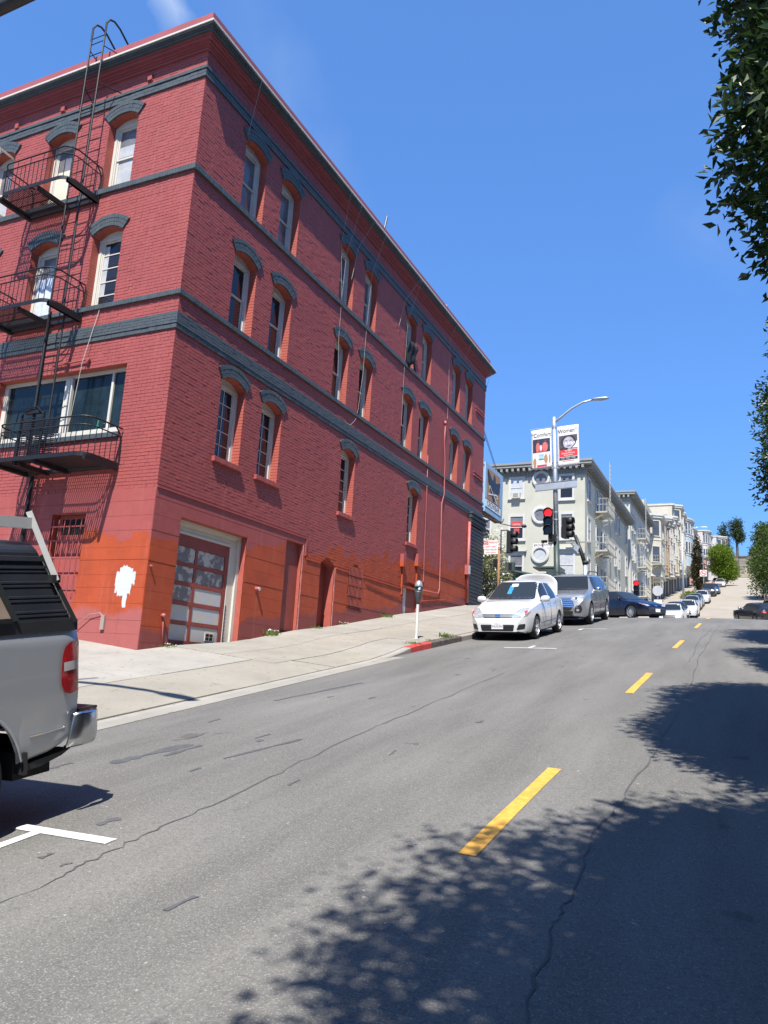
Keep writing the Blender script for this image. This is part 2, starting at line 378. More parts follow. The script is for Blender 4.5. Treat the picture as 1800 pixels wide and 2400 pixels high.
# right pavement and far pavements
kb2 = kerb('kerb', RX, RX+.17, -45, 32, m_kerb, None, 1); kb2['kind'] = 'structure'
sheet('sidewalk', frange(RX+.16,8.2,1), frange(-45,32,2), lambda x, y: zr(RX,y)+.135+.02*(x-RX), m_conc)
sheet('sidewalk', frange(8.2,60,8), frange(-45,32,3), lambda x, y: zr(RX,y)+.22, m_conc)
sheet('sidewalk', [-60,-30,-18,-10.4], frange(31.4,34,.65), lambda x, y: profs(y)+.12 - (.0 if x > -11 else 0), m_conc)
sheet('sidewalk', [-10.4,-9,-8,KX], frange(31.4,33.2,.45), lambda x, y: (zs(x,31.4)*(33.2-y)+(profs(33.2)+.05)*(y-31.4))/1.8, m_concc)
def fw(y0, y1, x0, x1, d): sheet('sidewalk', frange(x0,x1,1), frange(y0,y1,1.5), lambda x, y: profs(y)-.08+.14+d*(0), m_far)
fw(52.5, 192, -10.45, KX+.01, 0); fw(53, 192, 2.9, 7, 0)
sheet('sidewalk', [-60,-30,-10.45], frange(50.6,54.1,.7), lambda x, y: profs(y)+.07, m_far)
# ================================================================== RED BRICK BUILDING
XF, YF, YE, XW = -10.4, 11.4, 31.35, -22.5
TX = lambda a, d, z: (XF+d, a, z)
TY = lambda a, d, z: (a, YF-d, z)
def paint(name, side):
    m, t, b = newmat(name); g = nd(t, 'ShaderNodeNewGeometry').outputs['Position']
    sx = nd(t, 'ShaderNodeSeparateXYZ'); t.links.new(g, sx.inputs[0]); X, Y, Z = sx.outputs
    base = (.30,.066,.059); org = (.37,.062,.019); mar = (.20,.05,.048)
    n1 = ramp(t, noise(t, g, 1.3, 6, .65), .3, .7); n2 = noise(t, g, 45, 4, .7); n3 = ramp(t, noise(t, g, 5, 4, .6), .3, .75)
    c = mixc(t, n1, tuple(x*.90 for x in base), tuple(x*1.08 for x in base))
    c = mixc(t, mathn(t, 'MULTIPLY', n3, .2), c, (.38,.11,.105))
    bl = nd(t, 'ShaderNodeMapping'); bl.inputs['Scale'].default_value = (1.1,1.1,.35) ; t.links.new(g, bl.inputs[0])
    stp = noise(t, bl.outputs[0], 1.6, 2, .5); fine = noise(t, g, 9, 4, .7)
    if side == 'R': zt = mathn(t, 'ADD', mathn(t, 'MULTIPLY', mathn(t, 'SUBTRACT', Y, 11.4), .112), 2.02)
    else: zt = mathn(t, 'ADD', 1.95, 0)
    fl = mathn(t, 'FLOOR', mathn(t, 'MULTIPLY', Y if side == 'R' else X, 2.3)); wn = nd(t, 'ShaderNodeTexWhiteNoise'); wn.noise_dimensions = '1D'; t.links.new(fl, wn.inputs['W'])
    zt = mathn(t, 'ADD', zt, mathn(t, 'MULTIPLY', wn.outputs[0], .42)); zt = mathn(t, 'ADD', zt, mathn(t, 'MULTIPLY', stp, .35)); zt = mathn(t, 'ADD', zt, mathn(t, 'MULTIPLY', fine, .16))
    mk = mathn(t, 'MULTIPLY', mathn(t, 'SUBTRACT', zt, Z), 30, clamp=True)
    if side == 'L': mk = mathn(t, 'MULTIPLY', mk, mathn(t, 'MULTIPLY', mathn(t, 'ADD', mathn(t, 'ADD', X, 12.2), mathn(t, 'MULTIPLY', fine, .08)), 20, clamp=True))
    oc = mixc(t, ramp(t, noise(t, g, 2.2, 5, .6), .3, .7), tuple(x*.82 for x in org), tuple(x*1.1 for x in org))
    c = mixc(t, mk, c, oc)
    if side == 'R': zl = mathn(t, 'ADD', mathn(t, 'MULTIPLY', mathn(t, 'SUBTRACT', Y, 11.4), .147), .35)
    else: zl = mathn(t, 'ADD', .72, 0)
    zl = mathn(t, 'ADD', zl, mathn(t, 'MULTIPLY', noise(t, g, 1.9, 4, .6), .55))
    mk2 = mathn(t, 'MULTIPLY', mathn(t, 'SUBTRACT', zl, Z), 9, clamp=True)
    c = mixc(t, mathn(t, 'MULTIPLY', mk2, .85), c, mar if side == 'R' else (.33,.10,.095))
    c = mixc(t, mathn(t, 'MULTIPLY', ramp(t, n2, .62, .8), .35), c, tuple(x*.5 for x in base))
    rb = nd(t, 'ShaderNodeMapping'); rb.inputs['Scale'].default_value = (6,6,.45); t.links.new(g, rb.inputs[0])
    c = mixc(t, mathn(t, 'MULTIPLY', ramp(t, noise(t, rb.outputs[0], 1.2, 4, .6), .56, .8), .26), c, (.42,.17,.16))
    c = mixc(t, mathn(t, 'MULTIPLY', ramp(t, noise(t, rb.outputs[0], 2.1, 4, .6), .56, .8), .32), c, (.15,.04,.04))
    t.links.new(c, b.inputs['Base Color']); b.inputs['Roughness'].default_value = .62; b.inputs['Specular IOR Level'].default_value = .35
    bn = nd(t, 'ShaderNodeBump'); bn.inputs['Strength'].default_value = .5; bn.inputs['Distance'].default_value = .009
    t.links.new(mathn(t, 'ADD', n2, mathn(t, 'MULTIPLY', n3, .6)), bn.inputs['Height']); t.links.new(bn.outputs[0], b.inputs['Normal']); return m
mL, mR = paint('painted_brick_south', 'L'), paint('painted_brick_street', 'R')
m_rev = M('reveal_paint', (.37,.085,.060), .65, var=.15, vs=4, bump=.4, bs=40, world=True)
m_trim = M('slate_trim_paint', (.060,.072,.076), .55, var=.25, vs=5, bump=.45, bs=45, world=True)
m_trim2 = M('charcoal_clinker', (.035,.042,.046), .6, var=.3, vs=5, bump=.6, bs=30, world=True)
m_wp = M('white_paint', (.55,.52,.45), .55, var=.08, vs=3, bump=.15, bs=25, dirt=.12); m_cream = M('cream_paint', (.60,.55,.42), .6, var=.1, vs=3)
m_door = M('door_red', (.235,.045,.032), .6, var=.15, vs=3, bump=.25, bs=30, dirt=.3, world=True)
m_glass = M('dark_glass', (.018,.017,.02), .08, var=.0, spec=.5); m_glass2 = M('grey_glass', (.15,.145,.155), .14, var=.4, vs=3, spec=.5)
m_curt = M('curtained_glass', (.42,.43,.43), .25, var=.18, vs=5, spec=.7); m_glass3 = M('teal_glass', (.011,.020,.021), .12, var=.6, vs=2.5, spec=.35)
red = thing('brick_building', 'four-storey red painted brick building with slate trim on the corner', 'building', (XF, YF, 0))
# --- openings: (a0,a1,z0,spring,rise,depth,style)
YW = [(13.03,13.92),(14.62,15.50),(17.82,18.68),(19.39,20.25),(22.57,23.46),(24.06,24.94),(27.18,28.08),(28.72,29.61)]
XWi = [(-13.10,-12.22),(-15.04,-14.16),(-17.08,-16.20),(-19.1,-18.22)]
OR, OL = [], []
for i, (a, b_) in enumerate(YW):
    OR.append((a,b_,10.45,12.20,.15,.24,'hung4')); OR.append((a,b_,7.54,9.30,.15,.24,'hung3'))
for a, b_ in ((13.03,13.92),(14.62,15.50),(18.65,19.5),(23.45,24.31)): OR.append((a,b_,4.44,6.21,.15,.24,'casement'))
for i, (a, b_) in enumerate(XWi):
    OL.append((a,b_,10.45,12.20,.15,.24,('curtain','shade','open','hung4')[i])); OL.append((a,b_,7.54,9.30,.15,.24,('bars','sheet','hung3','hung3')[i]))
OR += [(12.2,14.52,.1,2.93,0,.24,None),(16.17,16.95,.6,3.2,0,.12,None),(17.91,18.70,.7,2.88,.16,.30,None),(19.54,20.42,1.84,2.98,.13,.18,None),(23.42,24.72,1.7,2.95,.2,.12,None)]
OL += [(-15.4,-11.59,4.57,6.08,0,.20,None),(-13.09,-12.16,1.15,2.91,0,.16,None)]
def arc(a0, a1, sp, rise, n=10):
    if rise <= 0: return [(a0,sp),(a1,sp)]
    w = (a1-a0)/2; r_ = (w*w+rise*rise)/(2*rise); c = (a0+a1)/2; h = math.asin(w/r_)
    return [(c+r_*math.sin(-h+2*h*i/n), sp+rise-r_+r_*math.cos(-h+2*h*i/n)) for i in range(n+1)]
def wall(T, a0, a1, z0, z1, ops, d, mat, name):
    A = sorted({a0, a1} | {v for o in ops for v in o[:2]}); Z = sorted({z0, z1} | {v for o in ops for v in (o[2], o[3], o[3]+o[4])}); b = MB()
    for i in range(len(A)-1):
        for j in range(len(Z)-1):
            ca, cz = (A[i]+A[i+1])/2, (Z[j]+Z[j+1])/2
            if any(o[0] < ca < o[1] and o[2] < cz < o[3]+o[4] for o in ops): continue
            b.add([T(A[i],d,Z[j]),T(A[i+1],d,Z[j]),T(A[i+1],d,Z[j+1]),T(A[i],d,Z[j+1])], [(0,1,2,3)])
    for o in ops:      # fill above the arch
        if o[4] > 0:
            P = arc(*o[:2], o[3], o[4])
            for p, q in zip(P, P[1:]): b.add([T(p[0],d,p[1]),T(q[0],d,q[1]),T(q[0],d,o[3]+o[4]),T(p[0],d,o[3]+o[4])], [(0,1,2,3)])
    return b.build(name, mat, red, fix=False)
wall(TX, YF, YE, -1.5, 13.32, OR, -.010, mR, 'wall'); wall(TY, XW, XF, -1.5, 13.32, OL, -.010, mL, 'wall')
b = MB(); b.box(XW, XF-.5, YE-.02, YE, -1, 13.3); b.box(XW, XW+.1, YF+.3, YE-.02, -1, 13.3); b.box(XF-.5, XF-.012, YE-.02, YE, -1, 13.32); b.build('wall', mR, red)
# --- bricks
PIT, BL = .0735, .205
def concrete_top(a):      # street side: top of the concrete base
    if a < 17.1: return 3.38
    if a < 23.2: return 2.86
    if a < 24.5: return 2.4
    return 3.74
def rows(T, a0, a1, z0, z1, ops, ctop, axis):
    out = []; k = 0; z = z0
    while z+PIT <= z1:
        zc = z+PIT/2; blk = []
        for o in ops:
            if o[2] < zc < o[3]: blk.append((o[0], o[1]))
            elif o[4] > 0 and o[3] <= zc < o[3]+o[4]:
                P = [p for p in arc(o[0],o[1],o[3],o[4],40) if p[1] >= zc]
                if P: blk.append((P[0][0], P[-1][0]))
        blk.sort(); cur = a0; iv = []
        for p, q in blk:
            if p > cur: iv.append((cur, p))
            cur = max(cur, q)
        if cur < a1: iv.append((cur, a1))
        for p, q in iv:
            L = BL if k % 6 else BL*.52
            s = math.floor((p-a0)/L)*L + a0 - (L/2 if k % 2 else 0)
            while s < q:
                e0, e1 = max(s, p)+.002, min(s+L, q)-.0025
                if e1-e0 > .025 and z > ctop((e0+e1)/2)-.01:
                    out.append((e0, e1, z+.0045+rnd.uniform(-.002,.002), z+PIT-.0045+rnd.uniform(-.002,.002), rnd.uniform(-.0045,.002)))
                s += L
        z += PIT; k += 1
    return out
BR = rows(TX, YF+.001, YE, 2.40, 13.30, OR, concrete_top, 0)
BLf = rows(TY, XW, XF-.001, 3.36, 13.30, OL, lambda a: 3.36, 1)
allb = [(math.hypot(math.hypot(XF, (q[0]+q[1])/2), q[2]), 0, q) for q in BR] + [(math.hypot(math.hypot((q[0]+q[1])/2, YF), q[2]), 1, q) for q in BLf if q[0] > -16]
allb.sort(key=lambda t: t[0])
near = [t for t in allb if (t[1] == 1 and t[2][0] > -11.55) or (t[1] == 0 and t[2][1] < 12.9)][:300]
nearset = {(t[1], t[2]) for t in near}
cube = MB().box(-.5,.5,-.5,.5,-.5,.5); meU = {}
for s_, m_ in ((0, mR), (1, mL)):
    me = bpy.data.meshes.new('brick'); me.from_pydata(cube.v, [], cube.f); me.materials.append(m_); meU[s_] = me
for _, s_, q in near:
    o = bpy.data.objects.new('brick', meU[s_]); COL.objects.link(o); o.parent = red
    a, z, d = (q[0]+q[1])/2, (q[2]+q[3])/2, -.012+(.012+q[4])/2; p = (TX if s_ == 0 else TY)(a, d, z)
    o.location = (p[0]-XF, p[1]-YF, p[2]); th = .012+q[4]; L = q[1]-q[0]
    o.scale = (th, L, q[3]-q[2]) if s_ == 0 else (L, th, q[3]-q[2])
FQ = np.array([(0,3,2,1),(4,5,6,7),(0,1,5,4),(1,2,6,5),(2,3,7,6),(3,0,4,7)])
def brickmass(lst, s_, mat):
    V = []
    for q in lst:
        if (s_, q) in nearset: continue
        if s_ == 0: x0, x1, y0, y1 = XF-.012, XF+q[4], q[0], q[1]
        else: x0, x1, y0, y1 = q[0], q[1], YF-q[4], YF+.012
        z0, z1 = q[2], q[3]
        V += [(x0,y0,z0),(x1,y0,z0),(x1,y1,z0),(x0,y1,z0),(x0,y0,z1),(x1,y0,z1),(x1,y1,z1),(x0,y1,z1)]
    n = len(V)//8; F = (FQ[None]+8*np.arange(n)[:,None,None]).reshape(-1,4)
    npmesh('brickwork', V, F, mat, red, kind='stuff', org=(XF,YF,0))
brickmass(BR, 0, mR); brickmass(BLf, 1, mL)
# --- board-marked concrete base
def boards(T, a0, a1, z0, ztop, ops, mat, step):
    b = MB(); z = z0; A = sorted({a0, a1} | {v for o in ops for v in o[:2] if a0 < v < a1} | set(step))
    A = [v for v in A if a0 <= v <= a1]
    while z < 4:
        h = rnd.uniform(.24,.34); off = rnd.uniform(0,.007)
        for p, q in zip(A, A[1:]):
            c = (p+q)/2; zt = min(z+h-.004, ztop(c)); zb = z
            if zt <= zb+.01: continue
            for o in ops:
                if o[0] < c < o[1]:
                    top = o[3]+o[4]+.001
                    if zb >= o[2] and zt <= top: zb = zt
                    elif zb < top < zt and zt > top: zb = max(zb, top) if zb >= o[2]-.4 else zb
                    elif zb < o[2] < zt: zt = o[2]
            if zt > zb+.01: b.boxT(T, p, q, -.013, .003+off, zb, zt)
        z += h
    return b.build('concrete_base', mat, red)
boards(TX, YF, 29.68, -.6, concrete_top, [o for o in OR if o[2] < 3], mR, [17.1,23.2,24.5]); boards(TY, XW, XF, -.6, lambda a: 3.36, [o for o in OL if o[2] < 3], mL, [])
b = MB()
b.boxT(TX, YF, 17.1, 0, .03, 3.36, 3.40).boxT(TX, 17.06, 17.14, .0, .028, 2.93, 3.36).boxT(TX, 17.14, 17.88, 0, .03, 2.84, 2.90)
b.boxT(TX, 18.76, 19.5, 0, .03, 2.83, 2.88).boxT(TX, 20.46, 23.25, 0, .03, 2.83, 2.88).boxT(TX, 24.5, 29.42, 0, .035, 3.72, 3.77)
b.build('ledge', mR, red)
# --- reveals, soffits
def reveal(T, o, mat):
    a0, a1, z0, sp, rise, dp, _ = o; b = MB()
    b.add([T(a0,0,z0),T(a0,-dp,z0),T(a0,-dp,sp),T(a0,0,sp)], [(0,1,2,3)]); b.add([T(a1,0,z0),T(a1,-dp,z0),T(a1,-dp,sp),T(a1,0,sp)], [(3,2,1,0)])
    P = arc(a0,a1,sp,rise)
    for p, q in zip(P, P[1:]): b.add([T(p[0],0,p[1]),T(p[0],-dp,p[1]),T(q[0],-dp,q[1]),T(q[0],0,q[1])], [(0,1,2,3)])
    b.add([T(a0,0,z0),T(a1,0,z0),T(a1,-dp,z0),T(a0,-dp,z0)], [(0,1,2,3)])
    z = z0
    if rise > 0 and z0 > 1.8:
        while z+PIT < sp:
            for a, sgn in ((a0,1),(a1,-1)):
                b.boxT(T, a, a+sgn*.006, -dp, -.002, z+.005, z+PIT-.005)
            z += PIT
    return b.build('reveal', mat, red, fix=False)
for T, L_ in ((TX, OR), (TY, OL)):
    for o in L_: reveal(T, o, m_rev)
# --- arch hoods of radial bricks
def hood(T, o, mat, rings=3, th=.093, d1=.036):
    a0, a1, z0, sp, rise, dp, _ = o; w = (a1-a0)/2; r_ = (w*w+rise*rise)/(2*rise); c = (a0+a1)/2; zc = sp+rise-r_; h = math.asin(w/r_); b = MB()
    def pt(r, t): return (c+r*math.sin(t), zc+r*math.cos(t))
    P = [pt(r_, -h+2*h*i/14) for i in range(15)]+[pt(r_+rings*th, h-2*h*i/14) for i in range(15)]; b.prism(T, P, -.01, d1-.008)
    for k in range(rings):
        n = 15+k*2; ra, rb = r_+k*th+.003, r_+(k+1)*th-.005
        for i in range(n):
            t0, t1 = -h+2*h*i/n+.0035, -h+2*h*(i+1)/n-.0035; b.prism(T, [pt(ra,t0),pt(ra,t1),pt(rb,t1),pt(rb,t0)], d1-.014, d1+rnd.uniform(-.0025,.0025)+(.006 if k == rings-1 else 0))
    return b.build('arch_hood', mat, red)
for T, L_ in ((TX, OR), (TY, OL)):
    for o in L_:
        if o[6]: hood(T, o, m_trim)
# --- bands, cornice
def ring(name, o, z0, z1, mat, joints=0):
    b = MB(); b.box(XW-o, XF+o, YF-o, YE+o, z0, z1)
    return b.build(name, mat, red)
def coursed(name, o, z0, z1, mat, n, vertical=False):
    b = MB()
    h = (z1-z0)/n
    for k in range(n):
        b.box(XW-.005, XF+o-.006, YF-o+.006, YE+.005, z0+k*h, z0+(k+1)*h)
        for T, s0, s1 in ((TX, YF-o, YE), (TY, XW, XF+o)):
            L = .07 if vertical else .2; s = s0-(L/2 if k % 2 else 0)
            while s < s1:
                e0, e1 = max(s, s0)+.003, min(s+L, s1)-.003
                if e1-e0 > .02: b.boxT(T, e0, e1, o-.007, o+rnd.uniform(-.003,.003), z0+k*h+.004, z0+(k+1)*h-.004)
                s += L
    return b.build(name, mat, red)
coursed('string_course', .055, 12.80, 12.88, m_trim, 1); coursed('string_course', .035, 12.62, 12.79, m_trim, 2)
coursed('sill_course', .055, 10.32, 10.45, m_trim, 1, True); coursed('sill_course', .055, 7.43, 7.54, m_trim, 1, True)
coursed('belt_course', .045, 6.79, 7.05, m_trim, 4); coursed('belt_course', .03, 6.69, 6.787, m_trim, 1)
m_redt = M('cornice_red', (.25,.055,.060), .6, var=.12, vs=2, bump=.3, bs=30, world=True)
for o, z0, z1 in ((.05,13.27,13.325),(.085,13.325,13.36),(.13,13.36,13.41),(.19,13.41,13.465),(.23,13.465,13.50)): ring('corbel', o, z0, z1, m_redt)
for o, z0, z1 in ((.285,13.50,13.545),(.315,13.545,13.58),(.345,13.58,13.625)): ring('cornice', o, z0, z1, m_trim)
ring('drip_edge', .37, 13.625, 13.668, m_wp)
ring('parapet', .06, 13.668, 13.93, m_redt); 
m_cop = M('coping_red', (.30,.075,.075), .55, var=.12, vs=1.5, bump=.2, bs=12, world=True)
ring('coping', .14, 13.95, 14.10, m_cop); ring('coping', .11, 13.93, 13.95, m_trim2)
# --- windows
def window(T, o, parent=red):
    a0, a1, z0, sp, rise, dp, st = o; d = -dp; w = a1-a0
    b = MB(); cw = .085
    b.boxT(T, a0+.004, a0+cw, d-.06, d+.035, z0, sp).boxT(T, a1-cw, a1-.004, d-.06, d+.035, z0, sp).boxT(T, a0+cw, a1-cw, d-.06, d+.035, sp-.06, sp+.0).boxT(T, a0+cw, a1-cw, d-.06, d+.05, z0, z0+.05)
    P = arc(a0+.004, a1-.004, sp, rise); b.prism(T, P, d-.05, d+.022)
    b.boxT(T, a0+cw, a0+cw+.03, d-.05, d+.012, z0+.05, sp-.06).boxT(T, a1-cw-.03, a1-cw, d-.05, d+.012, z0+.05, sp-.06)
    fr = b.build('window', m_wp, parent)
    g0, g1, y0, y1 = a0+cw+.03, a1-cw-.03, z0+.05, sp-.06; mid = y0+(y1-y0)*.52
    def pane(p0, p1, q0, q1, dd, mat): MB().boxT(T, p0, p1, d-.03+dd, d-.022+dd, q0, q1).build('pane', mat, fr)
    def sash(p0, p1, q0, q1, dd, w_=.045, mat=m_wp):
        s = MB(); s.boxT(T,p0,p0+w_,d-.045+dd,d-.005+dd,q0,q1).boxT(T,p1-w_,p1,d-.045+dd,d-.005+dd,q0,q1).boxT(T,p0+w_,p1-w_,d-.045+dd,d-.005+dd,q0,q0+w_).boxT(T,p0+w_,p1-w_,d-.045+dd,d-.005+dd,q1-w_,q1); s.build('sash', mat, fr)
    def munt(lst, dd=0, mat=m_wp):
        s = MB()
        for q in lst: s.boxT(T, q[0], q[1], d-.034+dd, d-.008+dd, q[2], q[3])
        s.build('muntin', mat, fr)
    if st == 'casement':
        cx = (g0+g1)/2; sash(g0, g1, y0, y1, 0, .035); n = 5; h = (y1-y0-.07)/n; L = []
        for k in range(n):
            for p, q in ((g0+.035, cx-.01), (cx+.01, g1-.035)): pane(p, q, y0+.035+k*h, y0+.035+(k+1)*h, 0, m_glass)
            if k: L.append((g0+.035, g1-.035, y0+.035+k*h-.009, y0+.035+k*h+.009))
        L.append((cx-.01, cx+.01, y0+.03, y1-.03)); munt(L)
    elif st == 'bars':
        sash(g0, g1, y0, y1, 0, .035); pane(g0, g1, y0, y1, 0, m_glass); h = (y1-y0)/5
        munt([(g0, g1, y0+k*h-.011, y0+k*h+.011) for k in range(1,5)]); MB().boxT(T, g0+.03, g0+.17, d-.0215, d-.0205, y0+.35, y1-.1).build('curtain', m_curt, fr)
    else:
        gl = {'hung4': (m_glass2, m_glass2), 'hung3': (m_glass, m_glass), 'curtain': (m_glass2, m_curt), 'shade': (m_glass2, m_cream), 'sheet': (m_glass2, m_curt), 'open': (m_glass2, m_curt)}[st]
        dk = m_trim if st in ('hung3',) and T is TX else m_wp
        sash(g0, g1, mid-.02, y1, 0, .045, m_wp); sash(g0, g1, y0, mid+.02, -.02, .045, m_wp)
        pane(g0, g1, mid, y1, 0, gl[0])
        if st == 'curtain': pane(g0, g1, y0, mid, -.02, m_curt); MB().boxT(T, g0+.045, g1-.045, d-.021, d-.018, mid+.05, mid+.33).build('curtain', m_curt, fr)
        elif st == 'shade': pane(g0, g1, y0, mid, -.02, m_glass); MB().boxT(T, g0+.02, g1-.02, d+.001, d+.02, y0-.03, mid+.12).build('board', m_cream, fr)
        elif st == 'sheet':
            pane(g0, g1, y0, mid, -.02, m_glass); P = [[T(g0+.03+(g1-g0-.06)*i/8, d+.02+.025*math.sin(i*1.9)+.01*j, y0-.12+(mid-y0+.3)*j/4) for i in range(9)] for j in range(5)]
            MB().grid(P).build('plastic_sheet', M('plastic_sheet', (.55,.58,.62), .2, var=.2, vs=6), fr, smooth=True)
        elif st == 'open':
            pane(g0, g1, y0, mid, -.02, m_curt); p0, p1 = T(g1, d+.01, y0), None
            s = MB(); e = Vector(T(g1-.02, d+.02, 0)); f_ = Vector(T(g1+.02, d+.62, 0))
            for z_ in (y0, y1): s.bar((e.x,e.y,z_), (f_.x,f_.y,z_), .035, .045)
            for q in (e, f_): s.bar((q.x,q.y,y0-.02), (q.x,q.y,y1+.02), .035, .04)
            s.build('open_casement', m_wp, fr)
        else: pane(g0, g1, y0, mid, -.02, gl[1])
    return fr
for T, L_ in ((TX, OR), (TY, OL)):
    for o in L_:
        if o[6]: window(T, o)
for o in OR:
    if o[6] == 'casement':
        b = MB(); n = 7; s = (o[1]-o[0]+.14)/n
        for k in range(n): b.boxT(TX, o[0]-.07+k*s+.003, o[0]-.07+(k+1)*s-.003, -.2, .075+rnd.uniform(-.004,.004), 4.33, 4.435+rnd.uniform(-.004,.004))
        b.boxT(TX, o[0]-.068, o[1]+.068, -.2, .066, 4.325, 4.43); b.build('sill', mR, red)
# big shop window on the south side
b = MB(); d = -.20
b.boxT(TY,-15.4,-11.6,d-.05,d+.02,6.0,6.075).boxT(TY,-15.4,-15.27,d-.05,d+.03,4.69,6.0).boxT(TY,-13.46,-13.26,d-.05,d+.05,4.69,6.0).boxT(TY,-13.40,-13.33,d+.05,d+.06,4.69,6.0).boxT(TY,-12.14,-12.08,d-.05,d+.02,4.69,6.0).boxT(TY,-11.66,-11.6,d-.05,d+.02,4.69,6.0).boxT(TY,-15.4,-11.6,d-.05,.0,4.58,4.69)
bw = b.build('window', m_wp, red)
for p, q in ((-15.27,-13.46),(-13.26,-12.14),(-12.08,-11.66)): MB().boxT(TY,p,q,d-.03,d-.02,4.69,6.0).build('pane', m_glass3, bw)
MB().boxT(TY,-15.45,-11.55,-.01,.05,4.475,4.575).build('sill', m_trim, red)
b = MB(); b.lathe([(.03,0),(.032,.12),(.012,.16),(.012,.24)], 10, TY(-12.33,-.14,4.695)); b.build('bottle', M('green_bottle', (.02,.14,.11), .1, var=0), bw, smooth=True)
# barred basement window, south side
b = MB(); b.boxT(TY,-13.06,-12.19,-.17,-.155,1.15,2.9); bp = b.build('blanking_panel', mL, red); MB().boxT(TY,-12.95,-12.22,-.154,-.15,2.5,2.82).build('vent_gap', M('black_void', (.006,.006,.006), .9, var=0), bp)
b = MB()
for k in range(6): x = -13.0+k*.155; b.tube([TY(x,.03,1.2),TY(x,.03,2.78)], .011, 6)
for z in (1.28,1.62,1.98,2.33,2.62): b.boxT(TY,-13.08,-12.15,.022,.03,z,z+.03)
b.build('window_grille', mL, red)
# white over-painted patch and small fittings at the corner
def blob(cx, cz, w, h, seed, n=64):
    r = random.Random(seed); P = []
    for i in range(n):
        t = 2*math.pi*i/n; k = 1/max(abs(math.cos(t)), abs(math.sin(t)))**.8
        P.append((cx+w*math.cos(t)*k*r.uniform(.82,1.04), cz+h*math.sin(t)*k*r.uniform(.86,1.03)))
    return P
m_wpatch = M('white_overpaint', (.50,.52,.54), .6, var=.06, vs=12, bump=.3, bs=30, world=True)
rb_ = random.Random(4)
for k, (zb_, zt_) in enumerate(((1.30,1.70),(1.22,1.79),(1.24,1.82),(1.02,1.80),(1.26,1.76),(1.45,1.70))):   # roller strokes
    x0 = -11.14+k*.078; n = 9; P = [(x0+.09*i/n, zb_+rb_.uniform(-.02,.03)) for i in range(n+1)]+[(x0+.09+rb_.uniform(-.01,.012), zb_+(zt_-zb_)*j/8) for j in range(1,8)]+[(x0+.09-.09*i/n, zt_+rb_.uniform(-.03,.015)) for i in range(n+1)]+[(x0+rb_.uniform(-.012,.01), zt_-(zt_-zb_)*j/8) for j in range(1,8)]
    MB().prism(TY, P, .002, .0112+.0006*k).build('paint_stroke', m_wpatch, red)
# --- garage door and street doors
b = MB(); G0, G1 = 12.2, 14.52; d = -.22
b.boxT(TX,G0,G1,d-.05,d+.012,2.66,2.93).boxT(TX,14.19,14.44,d-.05,d+.02,.3,2.66).boxT(TX,14.42,14.515,d-.05,d+.07,.3,2.93).boxT(TX,G0,14.42,d+.012,d+.05,2.86,2.925).boxT(TX,G0,14.19,d+.012,d+.04,2.65,2.70).boxT(TX,G0,14.42,d+.012,d+.022,2.775,2.785)
fr = b.build('garage_surround', m_wp, red)
b = MB(); b.boxT(TX,14.20,14.215,d+.02,d+.032,.55,1.35)
for k in range(9): b.boxT(TX,14.21,14.23,d+.02,d+.035,.62+k*.085,.642+k*.085)
b.build('track_bracket', m_trim2, fr)
b = MB(); b.boxT(TX,G0,14.18,d-.06,d-.02,.3,2.66)
gd = b.build('garage_door', m_door, red); b = MB(); z0 = .50; ph = .40
b.boxT(TX,G0,14.18,d-.02,d+.008,2.45,2.655).boxT(TX,14.06,14.18,d-.02,d+.008,.4,2.45).boxT(TX,13.04,13.12,d-.02,d+.005,.4,2.45).boxT(TX,G0,G0+.07,d-.02,d+.008,.4,2.45)
for k in range(6): b.boxT(TX,G0+.07,14.06,d-.02,d+.006,z0-.06+k*ph-.035,z0-.06+k*ph+.045)
b.build('rail', m_door, gd)
def blotch(name, base, over, th):
    m, t, bb = newmat(name); g = nd(t, 'ShaderNodeNewGeometry').outputs['Position']
    n = mathn(t, 'MULTIPLY', mathn(t, 'SUBTRACT', noise(t, g, 4.5, 5, .65), th), 14, clamp=True); n2 = ramp(t, noise(t, g, 11, 4, .7), .45, .7)
    c = mixc(t, n, base, over); c = mixc(t, mathn(t, 'MULTIPLY', n2, .25), c, (.30,.31,.34)); t.links.new(c, bb.inputs['Base Color']); bb.inputs['Roughness'].default_value = .6; return m
m_p1 = blotch('buffed_panel_grey', (.46,.44,.38), (.15,.14,.145), .43); m_p2 = blotch('buffed_panel_pale', (.46,.44,.37), (.42,.43,.47), .47)
for k in range(5):
    for p, q in ((G0+.07,13.04),(13.12,14.06)):
        MB().boxT(TX,p+.012,q-.012,d-.018,d-.006,z0-.06+k*ph+.05,z0-.06+(k+1)*ph-.04).build('panel', m_p1 if k > 2 or (k == 2 and p < 13) else m_p2, gd)
b = MB(); b.boxT(TX,13.62,13.92,d-.006,d+.004,.53,.71); vn = b.build('vent', m_cream, gd); b = MB()
for i in range(2):
    for j in range(2): b.boxT(TX,13.645+i*.13,13.755+i*.13,d+.004,d+.007,.55+j*.075,.61+j*.075)
b.build('vent_hole', M('black_void', (.006,.006,.006), .9, var=0), vn)
b = MB(); b.boxT(TX,16.17,16.95,-.14,-.115,.6,3.2); dr = b.build('door', m_door, red); MB().boxT(TX,16.2,16.92,-.115,-.10,.98,2.98).build('door_panel', m_door, dr)
m_worn = M('worn_paint_edge', (.50,.20,.18), .8, var=.55, vs=9, world=True)
MB().boxT(TX,16.955,16.995,.002,.0135,1.0,3.18).build('worn_edge', m_worn, red); MB().boxT(TX,18.705,18.745,.002,.0135,1.22,2.85).build('worn_edge', m_worn, red)
